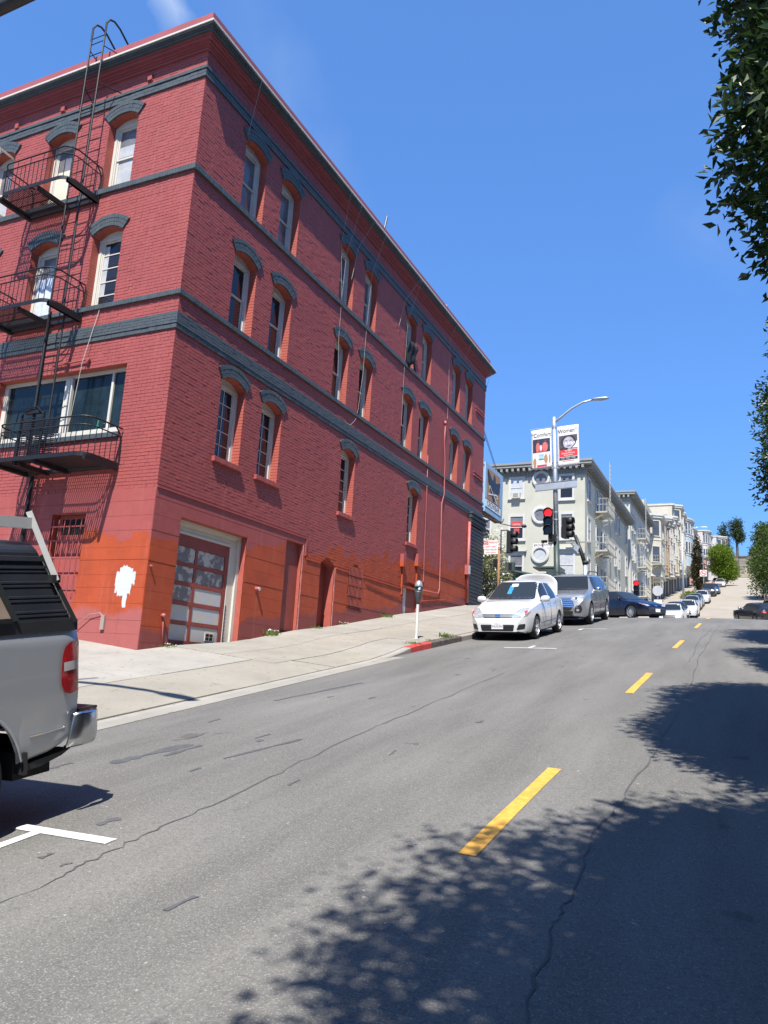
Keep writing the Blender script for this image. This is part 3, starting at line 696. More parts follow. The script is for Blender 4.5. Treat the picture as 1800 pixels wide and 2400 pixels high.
b = MB(); P = [(17.91,.7),(18.70,.7)]+arc(17.91,18.70,2.88,.16)[::-1]; b.prism(TX, P, -.32, -.295); dr = b.build('door', m_door, red); MB().boxT(TX,17.97,18.64,-.295,-.283,1.18,2.7).build('door_panel', m_door, dr)
b = MB(); b.prism(TX, [(19.54,1.84),(20.42,1.84)]+arc(19.54,20.42,2.98,.13)[::-1], -.19, -.175); bwn = b.build('barred_window', M('dark_red_void', (.06,.02,.018), .7, var=.1), red); b = MB()
for k in range(11): a = 19.575+k*.081; b.tube([TX(a,.015,1.86),TX(a,.02,2.42),TX(a,.015,3.05)], .012, 6)
for z in (1.92,2.2,2.5,2.78): b.boxT(TX,19.54,20.42,.005,.03,z,z+.03)
b.build('bar', m_door, bwn)
b = MB(); b.prism(TX, [(23.42,1.7),(24.72,1.7)]+arc(23.42,24.72,2.95,.2)[::-1], -.13, -.105); sdr = b.build('door', m_door, red)
MB().boxT(TX,23.44,23.86,-.104,-.09,2.06,2.95).build('door_panel', m_p2, sdr); MB().boxT(TX,23.88,24.70,-.104,-.092,2.1,2.88).build('door_panel', m_door, sdr); MB().boxT(TX,23.40,24.74,-.1,.02,2.92,2.99).build('lintel', mR, sdr)
for a, z in ((23.15,3.55),(24.36,3.75)): MB().boxT(TX,a-.09,a+.09,-.005,.13,z,z+.42).boxT(TX,a+.06,a+.10,.0,.05,z-.9,z).build('hopper', mR, red)
# pipes
m_pipe = M('pipe_red', (.36,.10,.095), .5, var=.15, vs=4, world=True)
MB().tube([TX(a,.05,z) for a, z in ((26.48,9.52),(26.47,8.78),(26.6,8.1),(26.65,6.81),(26.45,6.42),(26.53,4.53),(26.57,3.25),(26.45,3.06),(25.0,3.0))], .022, 6).tube([TX(26.48,.05,9.5),TX(26.48,.05,9.64)], .05, 8).build('conduit', m_pipe, red, smooth=True)
MB().tube([TX(a,.03,z) for a, z in ((24.94,7.86),(25.0,6.3),(25.02,4.3),(25.06,3.4),(25.0,3.28),(24.85,3.28))], .013, 6).build('conduit', m_pipe, red, smooth=True)
MB().tube([TX(29.56,.08,6.35),TX(29.56,.08,3.05)], .06, 10).build('downpipe', m_pipe, red, smooth=True)
mb = MB(); mb.boxT(TX,29.38,29.62,.002,.16,4.18,4.56); mt = mb.build('meter_box', m_pipe, red); MB().boxT(TX,29.40,29.60,.16,.166,4.2,4.54).build('cover', M('grey_cover', (.55,.56,.58), .5), mt)
MB().tube([TX(a,.03,z) for a, z in ((20.6,2.72),(22.0,2.6),(23.3,2.55))], .012, 6).tube([TX(a,.03,z) for a, z in ((24.9,2.62),(27,2.9),(29.3,2.98))], .015, 6).build('conduit', mR, red)
b = MB(); b.lathe([(.055,0),(.055,.02),(.042,.025),(.042,.10),(.034,.10),(.034,.03)], 14, TX(15.04,.003,1.82), 'x'); pc = b.build('vent_pipe', m_pipe, red, smooth=True, ang=40); MB().lathe([(.043,.09),(.043,.104),(.03,.104)], 14, TX(15.04,.003,1.82), 'x').build('pipe_rim', M('bare_pipe', (.5,.42,.38), .5), pc)
b = MB(); b.lathe([(.035,0),(.045,.05),(.03,.09)], 10, TX(11.95,.003,.92), 'x'); b.tube([TX(11.97,.03,.9),TX(12.0,.03,.62),TX(12.03,.02,.36)], .012, 6); b.build('hose_bib', m_pipe, red, smooth=True)
b = MB(); b.lathe([(.02,0),(.02,.06)], 8, TX(11.47,.003,1.82), 'x'); b.build('hook', m_pipe, red)
m_cable = M('white_cable', (.42,.39,.36), .5, var=.1); m_cable2 = M('pink_cable', (.50,.30,.30), .5, var=.1)
b = MB(); b.tube([TY(x,d_,z) for x, d_, z in ((-12.3,.10,.40),(-12.0,.08,.62),(-11.65,.06,.86),(-11.4,.05,.90),(-11.32,.04,.84))], .008, 6).boxT(TY,-11.36,-11.27,.01,.05,.58,.86); b.build('cable_outlet', M('conduit_beige', (.30,.24,.20), .6), red)
MB().tube([TY(-13.7,.05,6.24),TY(-12.68,.05,6.27)], .018, 6).lathe([(.05,-.03),(.05,.02)], 10, TY(-12.66,.05,6.27), 'y').build('conduit', mL, red)
for x_, z_ in ((-12.0,13.0),(-14.72,12.98),(-16.3,12.95)): MB().boxT(TY,x_-.06,x_+.06,-.005,.05,z_,z_+.13).boxT(TY,x_-.075,x_+.075,-.005,.02,z_-.02,z_).build('junction_box', mL, red)
# dark pilaster on the Broadway corner
b = MB(); z = 2.6
while z < 6.15:
    h = .072; b.boxT(TX,29.70,YE+.03,-.02,.085+(.03 if int(z*14) % 2 else 0)*rnd.uniform(.3,1),z+.006,min(z+h,6.2)); z += h
b.boxT(TX,29.71,YE+.02,-.02,.07,2.6,6.2)
for k, o in enumerate((.09,.14,.11,.17,.13,.20)): b.boxT(TX,29.64-.02*(k%2),YE+.05+o,-.02,o,6.3+k*.085,6.3+k*.085+.075)
b.build('pilaster', m_trim2, red)
for a0, a1, z in ((30.05,31.2,11.3),(30.05,31.25,8.45)): MB().boxT(TX,a0,a1,.0,.05,z,z+.06).boxT(TX,a0,a1,.0,.04,z+.14,z+.19).build('bracket', mR, red)
# --- roof fittings
MB().tube([(-10.75,20.95,14.05),(-10.7,21.2,15.2)], .035, 8).build('roof_rod', M('dark_steel', (.03,.035,.05), .45, metal=.5, var=.1), red)
MB().tube([(-10.6,26.7,14.05),(-10.6,26.7,14.6)], .03, 8).build('roof_rod', m_cable, red)
# --- cables hung down the street front: each is its own thing
def cable(pts, label, r=.004, mat=None, d=.04, top=None):
    P = [TX(a, .40 if i == 0 else d, z) for i, (a, z) in enumerate(pts)]
    P = [(XF+.30, pts[0][0]-.02, 13.66), (XF+.372, pts[0][0], 13.64)] + [TX(a, d if z < 13.1 else .2, z) for a, z in pts[1:]]
    o = MB().tube(P, r, 5).build('cable', mat or m_cable); tag(o, label, 'cable', 'loose cables down the street front'); return o
cable([(12.9,13.6),(13.0,12.3)], 'short pale cable hanging from the cornice nearest the building corner')
cable([(17.5,13.6),(17.72,12.2),(17.95,10.3),(17.95,9.3),(18.05,8.2)], 'long pale cable passing down beside the second pair of windows from the corner')
cable([(18.2,13.6),(18.05,12.0),(17.95,10.6)], 'thin slanting cable meeting the second pair of top-floor windows')
cable([(19.1,13.6),(18.75,12.6),(18.45,11.4)], 'slanting cable crossing the top-floor wall above the arch of the third window', .005)
cable([(19.9,13.6),(19.75,12.3),(19.6,10.6),(19.55,8.9),(19.4,7.7),(19.25,7.3),(19.0,7.08),(18.75,7.05),(18.5,7.12)], 'cable looping down past the fourth window to the slate belt')
cable([(22.9,13.6),(22.6,12.0),(22.5,10.0),(22.5,8.2)], 'cable running down beside the top-floor window with the dark cloth')
cable([(22.8,13.6),(22.3,12.6),(21.9,11.5)], 'slack cable end hanging left of the dark cloth', .005)
cable([(26.5,13.6),(26.6,12.9),(26.7,11.2),(26.7,9.8)], 'reddish cable hanging above the painted conduit', .006, m_cable2)
cable([(28.3,13.6),(28.4,12.9)], 'short reddish cable under the cornice above the last pair of windows', .006, m_cable2)
cable([(31.1,13.6),(31.2,12.6)], 'short cable at the far Broadway end of the cornice', .006)
# dark cloth over a sill
P = [[TX(22.62+.75*i/8+.03*math.sin(j*1.3), .06+.03*math.sin(i*1.7+j)+.03*(j < 2), 11.35-.85*j/6-.12*math.sin(i*.9)*(j > 4)) for i in range(9)] for j in range(7)]
b = MB().grid(P); o = b.build('cloth', M('dark_cloth', (.012,.012,.015), .95, var=.2, vs=8), smooth=True); tag(o, 'dark cloth hung out of a top-floor window', 'cloth')
sm_ = o.modifiers.new('s', 'SOLIDIFY'); sm_.thickness = .012
# ------------------------------------------------------------------ fire escape
m_iron = M('black_iron', (.009,.009,.011), .55, var=.25, vs=6, bump=.3, bs=50, spec=.4)
fe = thing('fire_escape', 'black iron fire escape on the south wall of the red building', 'fire escape', (-13.6, YF, 3.8))
def platform(x0, x1, z, hole, rt=.78):
    D = .95; y1 = YF-.03; y0 = YF-D; rc = .26
    def path(h, in_=0):
        a0, a1, yy = x0+in_, x1-in_, y0+in_; p = [(a0,y1,h),(a0,yy+rc,h)]
        for i in range(1,6): t = math.pi/2*i/6; p.append((a0+rc-rc*math.cos(t), yy+rc-rc*math.sin(t), h))
        p.append((a0+rc,yy,h)); p.append((a1-rc,yy,h))
        for i in range(1,6): t = math.pi/2*i/6; p.append((a1-rc+rc*math.sin(t), yy+rc-rc*math.cos(t), h))
        p += [(a1,yy+rc,h),(a1,y1,h)]; return p
    b = MB(); P = path(z)
    for p, q in zip(P, P[1:]): b.bar((p[0],p[1],z+.02), (q[0],q[1],z+.02), .012, .085)
    for x in (x0+.02, x1-.02, hole[0]-.03, hole[1]+.03):
        if x0 <= x <= x1: b.bar((x,y0+.05,z-.045), (x,y1,z-.045), .07, .09)
    b.bar((x0,YF-.04,z), (x1,YF-.04,z), .04, .08)
    b.build('platform_frame', m_iron, fe); b = MB(); x = x0+.05
    while x < x1-.03:
        if not hole[0] < x < hole[1]:
            ya = y0+.02
            if x < x0+rc: ya = y0+rc-math.sqrt(max(0,rc*rc-(x0+rc-x)**2))
            if x > x1-rc: ya = y0+rc-math.sqrt(max(0,rc*rc-(x-x1+rc)**2))
            b.box(x-.016, x+.016, ya, y1-.03, z+.0, z+.008)
        elif hole[2]: b.box(x-.016, x+.016, y0+.02, y0+.30, z, z+.008)
        x += .058
    for y in (y0+.25, y0+.5, y0+.75): b.box(x0+.04, hole[0], y-.012, y+.012, z-.012, z)
    b.build('grating', m_iron, fe, kind='stuff'); b = MB()
    top = path(z+rt); mid = path(z+rt-.17)
    b.tube(top, .017, 6); b.tube(mid, .013, 6)
    def along(P, st):
        out = []; acc = 0
        for p, q in zip(P, P[1:]):
            p, q = Vector(p), Vector(q); L = (q-p).length; s = st-acc
            while s < L: out.append(p+(q-p)*(s/L)); s += st
            acc = (acc+L) % st
        return out
    for k, p in enumerate(along(path(z), .135)): b.tube([(p.x,p.y,z+.02),(p.x+rnd.uniform(-.006,.006),p.y,z+(rt-.17 if k % 3 else rt))], .0085, 5)
    for xx in (x0, x1): b.tube([(xx,y1-.18,z+rt),(xx,y1-.05,z+rt-.12),(xx,y1,z+rt-.35),(xx,y1+.02,z+.05)], .015, 6)
    b.build('railing', m_iron, fe)
platform(-15.25, -13.08, 10.2, (-13.95,-13.14,False)); platform(-15.25, -13.08, 7.30, (-13.95,-13.14,False)); platform(-14.0, -11.45, 3.84, (-13.35,-12.85,True))
def ladder(pa, pb, dx, n, r=.021, name='ladder'):
    pa, pb = Vector(pa), Vector(pb); b = MB(); s = Vector((dx,0,0))
    b.tube([pa, pb], r, 6); b.tube([pa+s, pb+s], r, 6)
    for i in range(n): p = pa+(pb-pa)*((i+.5)/n); b.tube([p, p+s], .011, 5)
    return b.build(name, m_iron, fe)
ladder((-13.62,10.98,10.25), (-13.62,10.98,14.3), .42, 13); ladder((-13.62,10.98,7.35), (-13.62,10.98,10.25), .42, 9); ladder((-13.56,10.98,3.95), (-13.56,10.98,7.35), .42, 11)
b = MB()
for x in (-13.62, -13.20): b.tube([(x,10.98,14.25),(x,10.98,14.62),(x,11.06,14.78),(x,11.2,14.84),(x,11.38,14.8),(x,11.9,14.5),(x,12.1,14.2),(x,12.12,14.05)], .024, 7)
b.tube([(-13.62,10.98,14.3),(-13.2,10.98,14.3)], .011, 5)
for x, s in ((-13.62,-.15),(-13.2,.32)): b.tube([(x,10.98,13.0),(x+s,YF,12.95)], .015, 5); b.tube([(x,10.98,14.0),(x+s*.5,YF-.1,13.98)], .013, 5)
b.tube([(-13.63,10.96,13.5),(-14.2,YF,12.75)], .007, 4)
b.build('gooseneck_rail', m_iron, fe)
# drop ladder stack on the lowest platform and its guide pole
b = MB()
for x in (-13.42,-13.1,-12.80): b.box(x-.02,x+.02,10.55,10.59,3.9,4.85)
for k in range(20): b.box(-13.42,-12.8,10.545,10.56,3.93+k*.042,3.945+k*.042); b.box(-13.2+.02*(k%3),-12.62,10.72,10.74,3.93+k*.042,3.947+k*.042)
b.tube([(-13.5,10.5,4.62),(-13.42,10.48,4.9),(-12.95,10.5,4.95),(-12.8,10.55,4.8)], .013, 5); b.box(-13.3,-12.9,10.52,10.6,4.82,4.92)
b.build('drop_ladder', m_iron, fe)
MB().tube([(-13.78,YF-.09,3.75),(-13.78,YF-.09,.6)], .045, 8).build('support_pole', m_iron, fe)
MB().tube([(-13.5,10.9,3.9),(-13.5,10.9,7.3)], .028, 6).build('counterweight_rod', m_iron, fe)
MB().tube([(-12.55,YF-.02,7.52),(-12.75,YF-.12,6.2),(-12.95,YF-.05,4.9)], .008, 4).build('cable', m_cable); tag(bpy.context.scene.objects[COL.objects[-1].name], 'thin pale cord hanging over the big south shop window', 'cable')
# ------------------------------------------------------------------ crow pub sign on the Broadway corner
sg = thing('pub_sign', 'blue hanging pub sign with a black crow and two crowbars', 'sign', (-10.5, 32.7, 7.2))
S0, S1, Z0, Z1, XS = 31.45, 34.05, 7.22, 9.42, -10.32
TS = lambda a, d, z: (XS+d, a, z)
m_blue = M('sign_blue', (.26,.42,.56), .55, var=.1, vs=2, dirt=.15); m_tan = M('sign_tan', (.36,.20,.085), .6, var=.15, vs=3); m_blk = M('sign_black', (.014,.018,.028), .5, var=.1); m_wt = M('sign_white', (.72,.72,.70), .5, var=.05); m_rust = M('sign_rust', (.22,.09,.06), .7, var=.25, vs=3)
MB().boxT(TS,S0,S1,-.36,0,Z0,Z1).build('box', m_blue, sg); MB().boxT(TS,S0+.02,S1-.02,-.34,-.02,Z0-.03,Z0).build('underside', m_rust, sg)
MB().boxT(TS,S0+.22,S1-.45,0,.006,Z0+.62,Z1-.2).build('picture_panel', m_tan, sg); lab = MB().boxT(TS,S0+.08,S1-.28,0,.008,Z0+.24,Z0+.58).build('name_panel', m_wt, sg)
b = MB()
for z in (Z0+.215, Z0+.585): b.boxT(TS,S0+.06,S1-.26,0,.010,z,z+.025)
b.build('name_border', m_blk, sg)
cu = lambda u, v: (S0+.22+u*(S1-S0-.67), Z0+.62+v*(Z1-Z0-.82))
crow = [(.0,.97),(.06,.80),(.02,.74),(.10,.66),(.07,.60),(.16,.54),(.14,.48),(.24,.44),(.24,.38),(.33,.37),(.40,.40),(.43,.36),(.42,.20),(.40,.10),(.46,.02),(.52,.06),(.57,.0),(.60,.10),(.56,.20),(.57,.36),(.64,.30),(.72,.34),(.76,.30),(.84,.38),(.90,.36),(.93,.46),(.99,.50),(.95,.58),(1.0,.66),(.96,.72),(1.0,.80),(.86,.76),(.72,.70),(.64,.70),(.63,.82),(.60,.90),(.54,.94),(.48,.88),(.46,.78),(.44,.70),(.36,.72),(.22,.82),(.10,.93)]
b = MB(); P = [cu(u*1.0, v*.98+.02) for u, v in crow]
bm = bmesh.new(); vs = [bm.verts.new(TS(a, .0085, z)) for a, z in P]; bm.faces.new(vs); bmesh.ops.triangulate(bm, faces=bm.faces[:]); vs2 = {v: i for i, v in enumerate(bm.verts)}
b.add([v.co for v in bm.verts], [tuple(vs2[v] for v in f.verts) for f in bm.faces]); bm.free(); b.build('crow_silhouette', m_blk, sg)
b = MB()
def pl(pts, w):
    for p, q in zip(pts, pts[1:]): a, c = cu(*p), cu(*q); b.bar(TS(a[0],.013,a[1]), TS(c[0],.013,c[1]), .006, w)
pl([(.18,.34),(.15,.44),(.22,.45),(.80,.02)], .05); pl([(.12,.17),(.70,.31),(.80,.29),(.80,.22),(.76,.22)], .06); b.build('crowbars', m_wt, sg)
text('CROWBAR', .36, m_blk, sg, frame((XS+.009, (S0+S1)/2-.11, Z0+.41), (0,1,0), (0,0,1)), .002)
b = MB(); b.tube([(-10.1,31.6,6.9),(-9.9,32.5,6.85),(-9.7,33.6,6.95),(-9.4,34.2,7.05)], .02, 6); b.ell((-9.35,34.3,7.08), .12,.16,.08); b.tube([(-10.4,31.5,6.98),(-10.2,32.4,7.0),(-10.1,33.4,7.1),(-10.2,33.9,7.35)], .025, 6); b.build('lamp_arm', m_trim2, sg)
MB().tube([(-10.4,31.4,9.3),(-10.45,33.8,9.42)], .02, 5).tube([(-10.6,31.4,11.2),(-10.5,33.7,9.44)], .012, 4).tube([(-10.9,31.4,12.2),(-10.5,33.95,9.44)], .012, 4).build('stay_wire', m_trim2, sg)
# ================================================================== VEHICLES
m_tyre = M('tyre_rubber', (.018,.018,.019), .85, var=.2, vs=10, bump=.3, bs=60); m_under = M('underbody', (.008,.008,.009), .9, var=0)
m_blkp = M('black_plastic', (.02,.02,.022), .5, var=.15, vs=8); m_chrome = M('chrome', (.75,.76,.78), .12, metal=1, var=0); m_alloy = M('alloy', (.42,.43,.44), .38, metal=.8, var=.05); m_hubc = M('hubcap_silver', (.50,.51,.53), .35, metal=.6, var=.05)
def glassmat(name, col, tr=.0):
    m, t, b = newmat(name); b.inputs['Base Color'].default_value = (*col, 1); b.inputs['Roughness'].default_value = .03; b.inputs['Specular IOR Level'].default_value = .28; b.inputs['Coat Weight'].default_value = .0; return m
m_cgl = glassmat('car_glass', (.018,.022,.026)); m_cgl2 = glassmat('car_glass_blue', (.022,.028,.034))
def carpaint(name, col, metal=0, rough=.35, coat=1.0):
    m, t, b = newmat(name); v = nd(t, 'ShaderNodeTexCoord').outputs['Object']
    n = ramp(t, noise(t, v, 2.2, 4, .6), .3, .8); sx = nd(t, 'ShaderNodeSeparateXYZ'); t.links.new(v, sx.inputs[0])
    low = mathn(t, 'MULTIPLY', mathn(t, 'SUBTRACT', .55, sx.outputs[2]), 1.2, clamp=True)
    c = mixc(t, mathn(t, 'MULTIPLY', n, .08), col, tuple(x*.7 for x in col)); c = mixc(t, mathn(t, 'MULTIPLY', mathn(t, 'MULTIPLY', low, n), .35), c, (.22,.20,.17))
    t.links.new(c, b.inputs['Base Color']); b.inputs['Metallic'].default_value = metal; b.inputs['Roughness'].default_value = rough; b.inputs['Coat Weight'].default_value = coat; b.inputs['Coat Roughness'].default_value = .05
    return m
m_head = M('headlamp', (.55,.57,.60), .12, metal=.55, var=.35, vs=14); m_headd = M('headlamp_dark', (.10,.11,.12), .1, metal=.6, var=.4, vs=12); m_amb = M('indicator_red', (.5,.05,.02), .25, var=.1); m_tail = M('tail_red', (.30,.008,.010), .18, var=.15, vs=14, coat=.8); m_plate = M('plate_white', (.70,.71,.72), .4, var=.05); m_ink = M('plate_ink', (.03,.04,.10), .5, var=0); m_red = M('plate_red', (.5,.04,.04), .5, var=0)
def crease_glint(c, pts, parent, sd):
    Q = []
    for (x0,z0),(x1,z1) in zip(pts, pts[1:]):
        for k in range(8): Q.append((x0+(x1-x0)*k/8, z0+(z1-z0)*k/8))
    R_ = [h[0]+Vector((0,sd*.002,0)) for h in (c.bvh.ray_cast(Vector((x, sd*4, z)), Vector((0,-sd,0))) for x, z in Q) if h[0] is not None]
    if len(R_) > 2: MB().tube(R_, .007, 5).build('crease_highlight', m_chrome, parent)  # bright metal line standing in for the highlight along the body edge
def wheel(parent, x, y, r, w, side, spokes, mat, rim=.66):
    b = MB(); pr = [(r*rim,-w/2),(r*.90,-w/2),(r*.98,-w*.40),(r,-w*.25),(r,w*.25),(r*.98,w*.40),(r*.90,w/2),(r*rim,w/2)]
    b.lathe(pr, 28, (x,y,r), 'y', caps=False); ty = b.build('wheel', m_tyre, parent, smooth=True, ang=50)
    yo = y+side*w*.5; rr = r*rim; b = MB(); s = side
    b.lathe([(rr*.2,yo-s*.05-y),(rr*.97,yo-s*.06-y)], 24, (x,y,r), 'y', caps=True); b.build('wheel_disc', m_under if spokes else mat, ty)
    b = MB(); b.lathe([(rr*1.02,yo-s*.06-y),(rr*1.02,yo-s*.004-y),(rr*.90,yo-s*.004-y),(rr*.88,yo-s*.03-y)], 28, (x,y,r), 'y', caps=False)
    b.lathe([(.002,yo-s*.002-y),(rr*.16,yo-s*.004-y),(rr*.20,yo-s*.03-y)], 16, (x,y,r), 'y', caps=False)
    for k in range(spokes):
        t = 2*math.pi*k/spokes+.3; dx, dz = math.cos(t), math.sin(t); nx, nz = -dz, dx; w0, w1 = rr*.13, rr*(.17 if spokes < 8 else .07)
        P = [(dx*rr*.15+nx*w0*sg_, dz*rr*.15+nz*w0*sg_) for sg_ in (-1,1)]+[(dx*rr*.92+nx*w1*sg_, dz*rr*.92+nz*w1*sg_) for sg_ in (1,-1)]
        q = [(x+p[0], yo-s*(.010 if i < 2 else .016), r+p[1]) for i, p in enumerate(P)]+[(x+p[0], yo-s*.045, r+p[1]) for p in P]
        b.add(q, [(0,1,2,3),(7,6,5,4),(0,4,5,1),(1,5,6,2),(2,6,7,3),(3,7,4,0)])
    b.build('rim', mat, ty, smooth=True, ang=35); return ty
class Car:
    """lofted body; local +x is the nose, +y the car's left, z up"""
    def __init__(s, P): s.P = P
    def section(s, x):
        P = s.P; L = P['L']/2; top = P['top'](x); belt = min(P['belt'](x), top-.035); tw = P['tw'](x); Wx = P['W']/2*P['plan'](x); bot = P['bot'](x)
        for xw in P['xw']:
            ra = P['ra']
            if abs(x-xw) < ra: bot = max(bot, P['rw']+math.sqrt(ra*ra-(x-xw)**2))
        bot = min(bot, belt-.06); tw = min(tw, Wx*.97); wp = P['wprof']; wb = Wx*wp(belt)
        pts = [(0,top),(tw*.35,top-.004),(tw*.7,top-.016),(tw*.9,top-.035),(tw,top-.065)] if top-belt > .16 else [(0,top),(tw*.35,top-.004),(tw*.7,top-.012),(tw*.9,top-.022),(tw,top-.034)]
        z4 = pts[-1][1]; belt = min(belt, z4-.001)
        for f in (.25,.5,.75): pts.append((tw+(wb-tw)*f+.012*math.sin(math.pi*f)*(1 if top-belt > .2 else 0), z4+(belt-z4)*f))
        for f in (0,.05,.12,.25,.4,.55,.7,.82,.91,.96,1): z = belt+(bot-belt)*f; pts.append((Wx*wp(z)*(1 if f < 1 else .975), z))
        return pts
    def build(s, name, paint, parent):
        P = s.P; L = P['L']/2; xs = []
        n = 90
        for i in range(n+1): u = i/n; xs.append(-L+2*L*(.5-.5*math.cos(math.pi*u))*.5+ (2*L*u)*.5)
        for xw in P['xw']: xs += [xw-P['ra']*.999, xw+P['ra']*.999, xw-P['ra']*.96, xw+P['ra']*.96, xw-P['ra']*.85, xw+P['ra']*.85]
        xs = sorted(xs); rows_ = []
        for x in xs:
            h = s.section(x); rows_.append([(x,-y,z) for y, z in h[::-1]]+[(x,y,z) for y, z in h[1:]])
        b = MB(); b.grid(rows_); m = len(rows_[0]); nn = len(rows_)
        b.f.append(tuple(range(m))); b.f.append(tuple((nn-1)*m+i for i in range(m))[::-1])
        o = b.build(name, paint, parent, smooth=True, ang=38, fix=True)
        s.bvh = BVHTree.FromPolygons([Vector(v) for v in b.v], b.f); s.parent = parent; s.body = o
        # dark underbody
        u = MB(); W2 = P['W']/2; z1 = P['belt'](0)-.06
        x0, x1 = P['xw'][1]-P['ra'], P['xw'][1]+P['ra']; f0, f1 = P['xw'][0]-P['ra'], P['xw'][0]+P['ra']
        zt = P['rw']+P['ra']-.01
        u.box(-L*.92, L*.90, -W2*.62, W2*.62, P['gc'], P['gc']+.25); u.box(x0-.05, x1+.05, -W2*.62, W2*.62, P['gc'], zt-.02); u.box(f0-.05, f1+.05, -W2*.62, W2*.62, P['gc'], min(zt-.02, P['top'](P['xw'][0])-.08))
        u.box(-L*.93, x0, -W2*.9, W2*.9, P['gc']+.02, P['gc']+.2); u.box(x1, f0, -W2*.9, W2*.9, P['gc']+.02, P['gc']+.2); u.box(f1, L*.88, -W2*.85, W2*.85, P['gc']+.02, P['gc']+.2)
        u.build('underbody', m_under, parent); return o
    def decal(s, name, poly, axis, mat, off=.004, parent=None, size=.07, side=1, thick=0, smooth=True):
        bm = bmesh.new(); vs = [bm.verts.new((p[0], p[1], 0)) for p in poly]; bm.faces.new(vs); bmesh.ops.triangulate(bm, faces=bm.faces[:])
        for _ in range(7):
            lg = [e for e in bm.edges if e.calc_length() > size]
            if not lg: break
            bmesh.ops.subdivide_edges(bm, edges=lg, cuts=1); bmesh.ops.triangulate(bm, faces=[f for f in bm.faces if len(f.verts) > 3])
        for v in bm.verts:
            a, z = v.co.x, v.co.y
            if axis == 'x': o_, d_ = Vector((side*6, a, z)), Vector((-side,0,0))
            elif axis == 'y': o_, d_ = Vector((a, side*4, z)), Vector((0,-side,0))
            else: o_, d_ = Vector((a, z, 5)), Vector((0,0,-1))
            h = s.bvh.ray_cast(o_, d_)
            if h[0] is None:
                h = s.bvh.find_nearest(o_+d_*(4 if axis != 'x' else 6-s.P['L']/2))
            nrm = h[1] if h[1].dot(d_) < 0 else -h[1]
            v.co = h[0]+nrm*off-d_*off*.3
        me = bpy.data.meshes.new(name); bm.normal_update(); bm.to_mesh(me); bm.free()
        o = link(name, me, mat, parent or s.parent, smooth); return o
    def both(s, name, poly, mat, **k):
        for sd in (1,-1):
            pp = poly if sd == 1 else poly[::-1]; s.decal(name, pp, 'y', mat, side=sd, **k)
def rp(pts, r=.04, n=4):   # round a polygon's corners
    out = []; N = len(pts)
    for i in range(N):
        p0, p, p1 = Vector((*pts[i-1],0)), Vector((*pts[i],0)), Vector((*pts[(i+1)%N],0)); a, c = (p0-p), (p1-p); q = min(r, a.length*.45, c.length*.45); A, C = p+a.normalized()*q, p+c.normalized()*q
        for k in range(n+1): t = k/n; v = A*(1-t)**2+p*2*t*(1-t)+C*t*t; out.append((v.x, v.y))
    return out
WPS = pwl([(.1,.90),(.2,.935),(.3,.97),(.45,.995),(.6,1.0),(.75,.985),(.9,.955),(1.1,.93),(1.4,.92)])
def sedan_params(L=4.45, W=1.69, H=1.50, hood=.98, deck=1.05, xf=1.35, xr=-1.25, r=.31, cowl=.80, roofF=.10, roofR=-1.05, rear=-1.85, belt=.93, gc=.16):
    h = L/2
    return dict(L=L, W=W, H=H, xw=(xf,xr), rw=r, ra=r+.045, gc=gc,
        top=sm([(-h,.62),(-h+.04,.80),(-h+.12,deck-.05),(-h+.25,deck),(rear,deck+.02),(roofR,H-.05),(roofR+.35,H-.008),(roofF-.35,H),(roofF,H-.03),(cowl,hood+.02),(cowl+.5,hood-.03),(h-.45,hood-.14),(h-.2,hood-.22),(h-.08,hood-.32),(h-.03,hood-.45),(h,.42)]),
        belt=sm([(-h,.80),(-h+.2,belt+.0),(rear,belt+.03),(0,belt),(cowl,belt-.03),(h-.4,belt-.16),(h-.1,belt-.30),(h,.40)]),
        tw=sm([(-h,.45),(-h+.15,W/2*.80),(rear,W/2*.74),(roofR,.56),(0,.585),(roofF,.57),(cowl,W/2*.82),(h-.4,W/2*.74),(h-.1,W/2*.60),(h,.38)]),
        plan=sm([(-h,.74),(-h+.06,.86),(-h+.2,.94),(-h+.6,.985),(0,1),(h-.9,.99),(h-.5,.96),(h-.25,.90),(h-.1,.80),(h-.03,.68),(h,.58)]),
        bot=sm([(-h,.34),(-h+.15,.26),(-h+.5,gc+.05),(h-.6,gc+.04),(h-.15,.19),(h,.24)]), wprof=WPS)
